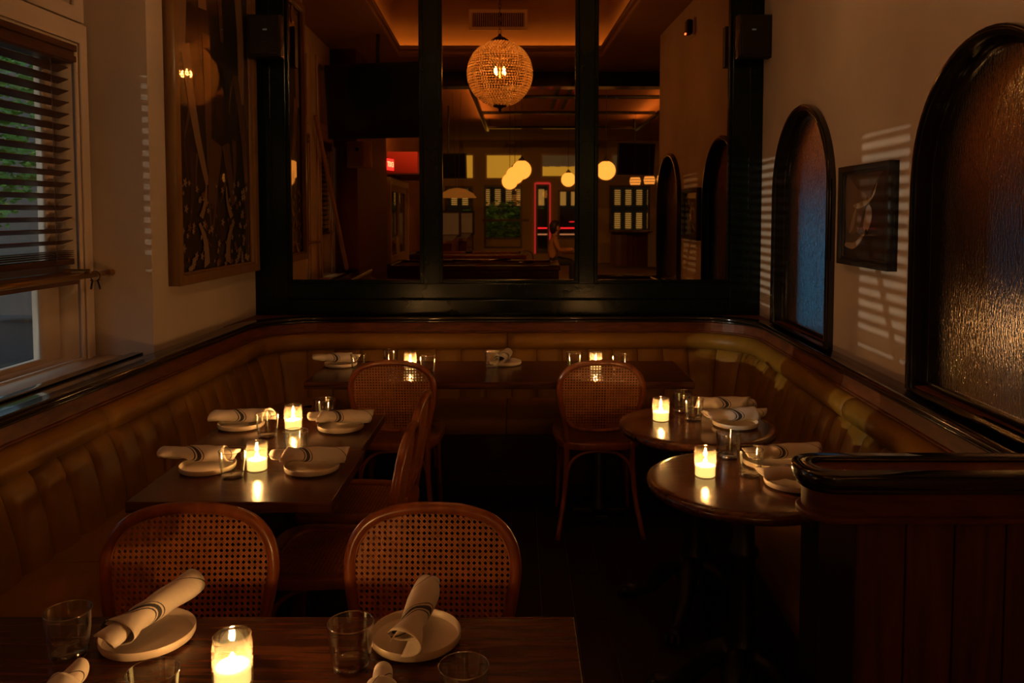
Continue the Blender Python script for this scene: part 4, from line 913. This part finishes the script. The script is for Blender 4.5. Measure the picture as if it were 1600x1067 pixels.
obj('finial', lathe(BM(), [(0.062, -0.262), (0.055, -0.285), (0.02, -0.295), (0.01, -0.31), (0.014, -0.32), (0, -0.332)], 24), 'bronze_cap', ch, smooth=True)
for k in range(30):
    z0 = 0.335+k*0.036
    if 2.77+z0 > 4.0: break
    pts = [(0.010*math.cos(a), 0, z0+0.022+0.022*math.sin(a)) for a in [2*PI*q/12 for q in range(12)]]
    o = obj('chain_link', tube(BM(), pts, 0.0025, 6, True), 'bronze_cap', ch, rot=(0, 0, PI/2*(k % 2)))
for k in range(4):
    a = PI/4+k*PI/2; x, y = 0.05*math.cos(a), 0.05*math.sin(a)
    obj('bulb', lathe(BM(), [(0, -0.03), (0.009, -0.028), (0.013, -0.01), (0.011, 0.01), (0.004, 0.03), (0, 0.034)], 12, (x, y, 0.02)), 'bulb', ch, smooth=True)
    obj('candle_tube', tube(BM(), [(x, y, -0.075), (x, y, -0.012)], 0.009, 10), 'brass', ch)
    obj('arm', tube(BM(), smooth_path([(0, 0, -0.02), (x*0.5, y*0.5, -0.09), (x, y, -0.075)], 4), 0.004, 8), 'brass', ch)
obj('stem', tube(BM(), [(0, 0, -0.10), (0, 0, 0.27)], 0.005, 8), 'brass', ch)
vt = thing('ceiling_vent', 'rectangular slotted air vent in the ceiling tray, seen in the mirror', 'vent', (-0.235, TY0-0.09, H1+0.43))
obj('frame', loops_mesh([rect(-0.33, 0.33, -0.115, 0.115), rect(-0.295, 0.295, -0.08, 0.08)], 0.02, lambda x, z, d: (x, d, z)), 'trim_paint', vt)
obj('duct', box(-0.295, 0.295, 0.0, 0.006, -0.08, 0.08), 'screen_black', vt)
me = None
for k in range(28):
    if me is None: o = obj('fin', box(-0.004, 0.004, 0.004, 0.018, -0.08, 0.08), 'cove_paint', vt); me = o.data
    else: o = obj('fin', me, None, vt)
    o.location = (-0.284+k*0.021, 0, 0)
sb = thing('alarm_strobe', 'small wall alarm with a red indicator, high on the right wall in the mirror', 'alarm', (RX(3.22), 3.22, 3.09))
obj('plate', box(-0.02, 0, -0.06, 0.06, -0.075, 0.075, 0.006), 'white_plastic', sb); obj('dome', box(-0.07, -0.02, -0.045, 0.045, -0.06, 0.06, 0.015), 'bronze_cap', sb); obj('indicator', box(-0.078, -0.068, -0.008, 0.008, -0.062, -0.046, 0.002), 'led_red', sb)
# ------------------------------------------------------------------ main room behind the camera, seen in the mirror
def screen(lab, x, y, z, w, h, rz, tilt, pole):
    t = thing('television', lab, 'television', (x, y, z), rz, 'hanging television screens'); 
    mt = Matrix.Rotation(tilt, 4, 'X')
    obj('panel', box(-w/2, w/2, -0.03, 0.03, -h/2, h/2, 0.008, mt), 'black_plastic', t); obj('display', box(-w/2+0.02, w/2-0.02, 0.03, 0.033, -h/2+0.02, h/2-0.02, 0, mt), 'screen_black', t)
    obj('mount', tube(BM(), [(0, -0.05, 0.0), (0, -0.08, pole)], 0.02, 8), 'black_iron', t)
screen('big black television hanging at the left, seen in the left mirror', -1.40, 2.0, 2.66, 1.02, 0.72, 0.22, -0.10, 0.66)
screen('small dark television in the central mirror, near the yellow transom', -1.46, -6.6, 2.53, 0.78, 0.52, 0.15, -0.1, 1.24)
screen('dark television hanging above the curved cabinet in the mirror', 2.75, -9.0, 2.83, 0.95, 0.75, -0.3, -0.1, 0.94)
bmn = struct('trim_2', box(-2.3, 6.3, -0.28, -0.02, 3.12, 3.30, 0.01), 'black_lacquer', 'black beam under the ceiling step, seen in the mirror')
ex = thing('exit_sign', 'red glowing exit sign reflected in the left mirror', 'exit sign', (LX(-1.3)-0.03, -1.42, 2.25), -PI/2+0.25)
obj('housing', box(-0.09, 0.16, -0.025, 0.025, -0.09, 0.09, 0.006), 'dark_red_paint', ex)
obj('face', box(-0.08, 0.15, 0.026, 0.030, -0.08, 0.08), 'exit_red', ex); obj('lettering', text_mesh('EXIT', 0.105), 'exit_white', ex, loc=(0.035, 0.032, 0), rot=(PI/2, 0, PI))
obj('arm', tube(BM(), [(0.03, -0.12, 0), (0.03, -0.02, 0)], 0.012, 8), 'black_iron', ex)
dr = struct('door_1', loops_mesh([rect(-4.5, -2.0, 0.0, 2.1), rect(-4.4, -2.1, 0.05, 2.0)], 0.08, lambda t, z, d: (LX(t)-0.12+0.06-d, t, z)), 'trim_paint', 'door frame on the left side of the main room, in the mirror')
obj('leaf', loops_mesh([rect(-4.4, -2.1, 0.02, 2.0), rect(-4.2, -3.35, 0.9, 1.9), rect(-3.15, -2.3, 0.9, 1.9)], 0.04, lambda t, z, d: (LX(t)-0.13+0.04-d, t, z)), 'far_wall_paint', dr); obj('pane', loops_mesh([rect(-4.25, -2.25, 0.88, 1.92)], 0.005, lambda t, z, d: (LX(t)-0.11-d, t, z)), 'window_glass', dr)
hb = thing('door_header', 'door header coloured red for the exit-sign light in the left mirror', 'canopy', (LX(-3.2)-0.05, -3.2, 2.32)); obj('box', box(-0.05, 0.42, -1.1, 1.1, -0.16, 0.16, 0.01), 'red_paint', hb)  # red exit-sign light on the header is painted into its colour
obj('trim', box(-0.05, 0.44, -1.12, 1.12, -0.18, -0.155, 0.004), 'dark_red_paint', hb)
bp_ = thing('leaning_pole', 'wooden pole leaning against the wall in the left mirror', 'pole', (0, 0, 0)); obj('pole', tube(BM(), [(-1.945, 2.16, 2.50), (-1.835, 1.36, 0.97)], 0.022, 10), 'pale_pole', bp_)
obj('foot', tube(BM(), [(-1.835, 1.36, 0.97), (-1.831, 1.345, 0.93)], 0.020, 10), 'black_iron', bp_)
ws = thing('wall_speaker', 'square pale wall speaker beside the red wall in the left mirror', 'speaker', (-1.70, 1.30, 2.19), 0.4); obj('cabinet', box(-0.11, 0.11, -0.08, 0.08, -0.14, 0.14, 0.012), 'tan_lacquer', ws); obj('grille', box(-0.095, 0.095, 0.08, 0.086, -0.125, 0.125, 0.004), 'canvas', ws); obj('tweeter', lathe(BM(), [(0, 0), (0.02, 0), (0.02, 0.008), (0, 0.01)], 14), 'screen_black', ws, loc=(0.03, 0.086, 0.05), rot=(-PI/2, 0, 0))
# ceiling trellis
tg = thing('ceiling_trellis', 'black trellis of slim beams under the main ceiling, in the mirror', 'trellis', (0, 0, 0))
for y in (-1.4, -2.6, -4.2, -6.4, -9.2): obj('cross_beam', box(-0.75, 2.75, y-0.04, y+0.04, 3.56, 3.62, 0.006), 'black_lacquer', tg)
for x in (-0.75, 2.75): obj('long_beam', box(x-0.04, x+0.04, -9.2, -1.4, 3.50, 3.56, 0.006), 'black_lacquer', tg)
for x in (-0.7, 2.7):
    for y in (-1.5, -9.1): obj('hanger', tube(BM(), [(x, y, 3.55), (x, y, HM)], 0.008, 6), 'black_lacquer', tg)
for k, (a, mt) in enumerate(((0.55, 'red_paint'), (0.66, 'green_cloth'), (0.77, 'white_plastic'), (0.88, 'red_paint'))):
    pass
for x in (-0.75, 2.75): obj('fill_strip', box(x-0.015, x+0.015, -9.1, -1.5, 3.561, 3.566), 'fill_uplight', tg)  # hidden glowing strips added to brighten the main ceiling
for x, rz in ((-1.2, 0.25), (0.8, 0.0), (2.8, -0.1)):  # unseen spots added to brighten the mirrored room
    tk = thing('fill_light', 'added fill spotlight hidden behind the ceiling beam, %s' % {-1.2: 'left', 0.8: 'centre', 2.8: 'right'}[x], 'spotlight', (x, -0.45, 3.55), 0, 'added fill spotlights of the main room')
    obj('can', tube(BM(), [(0, 0.06, 0.03), (0, -0.07, -0.02)], 0.045, 16), 'black_iron', tk); obj('stem', tube(BM(), [(0, 0, 0.03), (0, 0, HM-3.55)], 0.01, 8), 'black_iron', tk)
    l = bpy.data.lights.new('fill_spot', 'SPOT'); l.energy = 300; l.color = (1.0, 0.58, 0.24); l.spot_size = math.radians(75); l.spot_blend = 0.6; l.shadow_soft_size = 0.03
    lo_ = link(bpy.data.objects.new('fill_spot', l)); lo_.parent = tk; lo_.location = (0, -0.085, -0.03); lo_.rotation_euler = Vector((-math.sin(rz)*0.6, -1, -0.17)).to_track_quat('-Z', 'Y').to_euler()
bn = thing('striped_banner', 'long red and green striped banner along the ceiling, in the mirror', 'banner', (0, 0, 0))
for k, mt in enumerate(('green_cloth', 'red_paint', 'canvas', 'green_cloth', 'red_paint')): obj('stripe', box(0.62+0.07*k, 0.685+0.07*k, -6.2, -1.5, 3.63, 3.645), mt, bn)
def globe(lab, x, y, z, r=0.16):
    t = thing('globe_pendant', lab, 'pendant lamp', (x, y, z), 0, 'round globe pendants in the main room'); bm = BM(); bmesh.ops.create_uvsphere(bm, u_segments=28, v_segments=16, radius=r); obj('globe', bm, 'globe', t, smooth=True)
    obj('cap', lathe(BM(), [(0.065, r-0.012), (0.05, r+0.02), (0.025, r+0.04), (0.008, r+0.07), (0, r+0.07)], 16), 'black_iron', t, smooth=True); obj('cord', tube(BM(), [(0, 0, r+0.06), (0, 0, HM-z)], 0.005, 6), 'black_iron', t)
    obj('canopy', lathe(BM(), [(0.0, HM-z-0.03), (0.06, HM-z-0.02), (0.06, HM-z), (0, HM-z)], 16), 'black_iron', t)
globe('nearest globe of the overlapping three in the central mirror', 0.045, -3.5, 2.285); globe('middle globe of the overlapping three in the central mirror', -0.075, -4.6, 2.245); globe('lowest globe of the overlapping three in the central mirror', -0.185, -6.2, 2.20)
globe('globe pendant in the right mirror panel', 1.45, -3.5, 2.275); globe('globe pendant half hidden by the right mullion', 1.10, -8.0, 2.31)
for l_ in ((0.6, -4.2), (0.5, -8.5)): pass
for i, (x, y) in enumerate(((2.62, -8.2), (2.86, -7.7), (3.06, -7.2), (3.25, -6.7), (3.42, -6.2))):
    t = thing('drum_lantern', 'small amber drum lantern, number %s from the left in the right mirror' % ('one', 'two', 'three', 'four', 'five')[i], 'lantern', (x, y, 2.28), 0, 'row of drum lanterns'); obj('shade', lathe(BM(), [(0, -0.09), (0.10, -0.09), (0.125, -0.03), (0.125, 0.03), (0.10, 0.09), (0, 0.09)], 16), 'lantern', t)
    for z in (-0.09, -0.03, 0.03, 0.09): obj('band', tube(BM(), [(0.122*math.cos(a)*(0.82 if abs(z) > 0.05 else 1.03), 0.122*math.sin(a)*(0.82 if abs(z) > 0.05 else 1.03), z) for a in [2*PI*q/16 for q in range(16)]], 0.007, 5, True), 'bronze_cap', t)
    obj('cord', tube(BM(), [(0, 0, 0.09), (0, 0, HM-2.28)], 0.004, 5), 'black_iron', t)
la = thing('pool_lamp', 'wide amber lamp hanging over the pool table, in the mirror', 'pendant lamp', (-1.15, -5.0, 1.93)); obj('shade', lathe(BM(), [(0.36, -0.08), (0.30, 0.0), (0.14, 0.08), (0.03, 0.10), (0.03, 0.09), (0.13, 0.07), (0.28, -0.005), (0.34, -0.08)], 32), 'amber_shade', la, smooth=True)
for s_ in (-0.08, 0.08): obj('chain', tube(BM(), [(s_*0.3, 0, 0.09), (s_, 0, HM-1.93)], 0.004, 6), 'black_iron', la)
bm = BM(); bmesh.ops.create_uvsphere(bm, u_segments=12, v_segments=8, radius=0.045); obj('bulb', bm, 'lamp_bulb', la, loc=(0, 0, -0.01), smooth=True)
# pool tables and cues
def pool_table(lab, x, y, w, d, rz):
    t = thing('pool_table', lab, 'pool table', (x, y, 0), rz, 'pool tables'); obj('bed', box(-w/2+0.08, w/2-0.08, -d/2+0.08, d/2-0.08, 0.70, 0.775), 'felt', t); obj('apron', box(-w/2+0.02, w/2-0.02, -d/2+0.02, d/2-0.02, 0.52, 0.74, 0.02), 'red_wood', t)
    for a, b_, c_, e_ in ((-w/2, w/2, -d/2, -d/2+0.13), (-w/2, w/2, d/2-0.13, d/2), (-w/2, -w/2+0.13, -d/2+0.13, d/2-0.13), (w/2-0.13, w/2, -d/2+0.13, d/2-0.13)): obj('rail', box(a, b_, c_, e_, 0.74, 0.81, 0.015), 'red_wood', t)
    for sx in (-1, 1):
        for sy in (-1, 1): obj('leg', lathe(BM(), [(0, 0), (0.06, 0), (0.07, 0.04), (0.045, 0.12), (0.08, 0.40), (0.085, 0.53), (0, 0.53)], 14, (sx*(w/2-0.22), sy*(d/2-0.2), 0)), 'red_wood', t, smooth=True)
    for sx in (-1, 0, 1):
        for sy in (-1, 1): obj('pocket', lathe(BM(), [(0, 0.776), (0.055, 0.776), (0.06, 0.812), (0.075, 0.813), (0.075, 0.70), (0, 0.70)], 14, (sx*(w/2-0.10), sy*(d/2-0.10), 0)), 'screen_black', t)
pool_table('dark red pool table closest in the mirror', -0.70, -2.35, 2.62, 1.45, 0.02); pool_table('pool table farther back in the mirror', -1.00, -5.3, 2.3, 1.3, 0.03)
for i, (a, b_, lab) in enumerate((((-1.05, -2.75, 0.822), (0.10, -1.95, 0.822), 'pool cue crossing to the right on the pool table'), ((-0.15, -2.9, 0.83), (-0.95, -1.95, 0.836), 'pool cue crossing to the left on the pool table'), ((0.0, -2.1, 0.822), (0.55, -2.2, 0.822), 'short cue rest at the right end of the pool table'))):
    t = thing('pool_cue', lab, 'pool cue', (0, 0, 0), 0, 'cues on the pool table'); A, B = Vector(a), Vector(b_); obj('shaft', tube(BM(), [A.lerp(B, 0.4), B], [0.011, 0.006], 8), 'canvas', t); obj('butt', tube(BM(), [A, A.lerp(B, 0.4)], [0.015, 0.011], 8), 'black_lacquer', t)
# arcade machines
def arcade(lab, x, y, rz, txt):
    t = thing('pinball_machine', lab, 'pinball machine', (x, y, 0), rz, 'pinball machines'); bm = BM(); abox(bm, -0.28, 0.28, -0.1, 1.0, 0.62, 0.92); 
    for v in bm.verts:
        if v.co.y < 0 and v.co.z > 0.8: v.co.z += 0.14
    obj('cabinet', bm, 'red_wood', t); obj('backbox', box(-0.34, 0.34, -0.22, -0.02, 1.0, 1.62, 0.02), 'black_plastic', t); obj('backglass', box(-0.30, 0.30, -0.02, -0.012, 1.06, 1.56), 'backglass', t)
    if txt: obj('score_lettering', text_mesh(txt, 0.30), 'print_dark', t, loc=(0, -0.008, 1.32), rot=(PI/2, 0, PI))
    for sx in (-0.24, 0.24):
        for sy in (-0.05, 0.95): obj('leg', box(sx-0.025, sx+0.025, sy-0.025, sy+0.025, 0, 0.64), 'bronze_cap', t)
    obj('lockdown_bar', box(-0.29, 0.29, 0.97, 1.03, 0.88, 0.95, 0.01), 'brass', t)
arcade('pinball machine with a lit backglass, farther back in the mirror', -1.50, -10.6, 0.06, ''); arcade('pinball machine half hidden by the left mullion', -1.72, -8.9, 0.06, '')
# curved cabinet at the right end
cb = thing('curved_counter', 'curved striped counter by the far window, right mirror', 'counter', (3.55, -12.6, 0)); 
me = None
for k in range(9):
    a = 0.0+k*0.17; x, y = -0.9+0.9*math.sin(a), 0.9-0.9*math.cos(a)
    o = obj('panel', box(-0.075, 0.075, -0.02, 0.02, 0.08, 1.02, 0.004) if me is None else me, 'panel_wood' if me is None else None, cb); me = o.data; o.location = (x, y, 0); o.rotation_euler = (0, 0, a)
bm = BM(); tube(bm, [(-0.9+0.94*math.sin(a), 0.9-0.94*math.cos(a), 1.06) for a in [0.16*k-0.1 for k in range(11)]], 0.03, 8); obj('edge_rail', bm, 'brass', cb)
obj('top', loops_mesh([[(-0.9+0.97*math.sin(a), 0.9-0.97*math.cos(a)) for a in [0.16*k-0.1 for k in range(11)]] + [(0.5, 1.2), (0.5, -0.6), (-0.9, -0.6)][::-1][:0] + [(-0.9+0.5*math.sin(a), 0.9-0.5*math.cos(a)) for a in [0.16*k-0.1 for k in range(11)]][::-1]], 0.04, lambda x, y, d: (x, y, 1.03+d)), 'walnut_x', cb); obj('end_panel', box(-0.05, 0.42, 0.75, 0.80, 0.1, 1.0, 0.01), 'pale_stone', cb)
# person seated at a high table
pe = thing('person', 'seated person in a tan top with dark hair, seen in the mirror', 'person', (0.66, -6.2, 0))
me = bpy.data.meshes.new('body')
J = [(0, 0, 0.62, .13), (0.0, 0, 0.80, .125), (0.04, 0, 0.98, .135), (0.05, 0, 1.10, .07), (0.07, 0, 1.16, .05), (0.08, 0, 1.24, .085), (0.09, 0, 1.33, .07),   # 0-6 pelvis..head
     (0.05, 0.17, 1.04, .06), (0.14, 0.23, 0.82, .047), (0.36, 0.16, 0.83, .035), (0.44, 0.14, 0.84, .03), (0.05, -0.17, 1.04, .06), (0.14, -0.23, 0.82, .047), (0.36, -0.16, 0.83, .035), (0.44, -0.14, 0.84, .03),
     (0.05, 0.10, 0.60, .095), (0.42, 0.12, 0.58, .07), (0.40, 0.12, 0.18, .045), (0.50, 0.12, 0.12, .04), (0.05, -0.10, 0.60, .095), (0.42, -0.12, 0.58, .07), (0.40, -0.12, 0.18, .045), (0.50, -0.12, 0.12, .04)]
E_ = [(0, 1), (1, 2), (2, 3), (3, 4), (4, 5), (5, 6), (2, 7), (7, 8), (8, 9), (9, 10), (2, 11), (11, 12), (12, 13), (13, 14), (0, 15), (15, 16), (16, 17), (17, 18), (0, 19), (19, 20), (20, 21), (21, 22)]
me.from_pydata([j[:3] for j in J], E_, []); bo = obj('body', me, 'tan_shirt', pe); bo.modifiers.new('skin', 'SKIN'); sv = me.skin_vertices[0].data
for i, j in enumerate(J): sv[i].radius = (j[3], j[3])
sv[0].use_root = True; sm = bo.modifiers.new('sub', 'SUBSURF'); sm.levels = 2; sm.render_levels = 2; apply_mods(bo)
for n_ in ('tan_shirt', 'skin', 'dark_trousers'):
    if n_ not in [m_.name for m_ in bo.data.materials if m_]: bo.data.materials.append(M[n_])
for p in bo.data.polygons:
    p.use_smooth = True; c = p.center; p.material_index = 1 if (c.z > 1.13 or (c.x > 0.30 and c.z > 0.75)) else (2 if c.z < 0.68 else 0)
bm = BM(); bmesh.ops.create_uvsphere(bm, u_segments=20, v_segments=14, radius=0.115)
for v in bm.verts: v.co = Vector((v.co.x*0.95-0.025 - (0.06 if v.co.x > 0.06 and v.co.z < 0.04 else 0), v.co.y*0.92, v.co.z*1.1 - (0.05 if v.co.x < 0 and v.co.z < 0 else 0)))
obj('hair', bm, 'hair', pe, loc=(0.085, 0, 1.30), smooth=True)
for s_ in (-1, 1): obj('eye', lathe(BM(), [(0, -0.008), (0.008, 0), (0, 0.008)], 8), 'hair', pe, loc=(0.160, 0.03*s_, 1.275))
obj('nose', lathe(BM(), [(0.016, -0.02), (0.004, 0.02), (0, 0.022)], 8), 'skin', pe, loc=(0.168, 0, 1.25)); obj('mouth', box(0.150, 0.162, -0.02, 0.02, 1.205, 1.212), 'dark_red_paint', pe)
stl = thing('bar_stool', 'upholstered low stool under the seated person in the mirror', 'stool', (0.60, -6.2, 0)); obj('seat', lathe(BM(), [(0, 0.40), (0.20, 0.40), (0.22, 0.44), (0.20, 0.495), (0, 0.50)], 24), 'canvas', stl, smooth=True); obj('post', lathe(BM(), [(0, 0.02), (0.03, 0.02), (0.03, 0.40), (0, 0.40)], 12), 'black_iron', stl); obj('foot', lathe(BM(), [(0, 0), (0.2, 0), (0.2, 0.015), (0.05, 0.03), (0, 0.03)], 24), 'black_iron', stl)
ht = thing('side_table', 'small dark table in front of the seated person in the mirror', 'table', (1.15, -6.2, 0)); obj('tabletop', box(-0.3, 0.4, -0.35, 0.35, 0.76, 0.80, 0.005), 'walnut_x', ht); ped_square(ht, 0.05, 0, 0.756, 0.2)
bg = thing('canvas_bag', 'tan canvas bag on the stool beside the seated person', 'bag', (0.14, -6.36, 0.0)); obj('body', box(-0.22, 0.22, -0.12, 0.12, 0.0, 0.62, 0.05), 'canvas', bg); obj('strap', tube(BM(), smooth_path([(-0.15, 0, 0.6), (-0.12, 0, 0.75), (0, 0, 0.80), (0.12, 0, 0.75), (0.15, 0, 0.6)], 4), 0.012, 8), 'bronze_cap', bg)
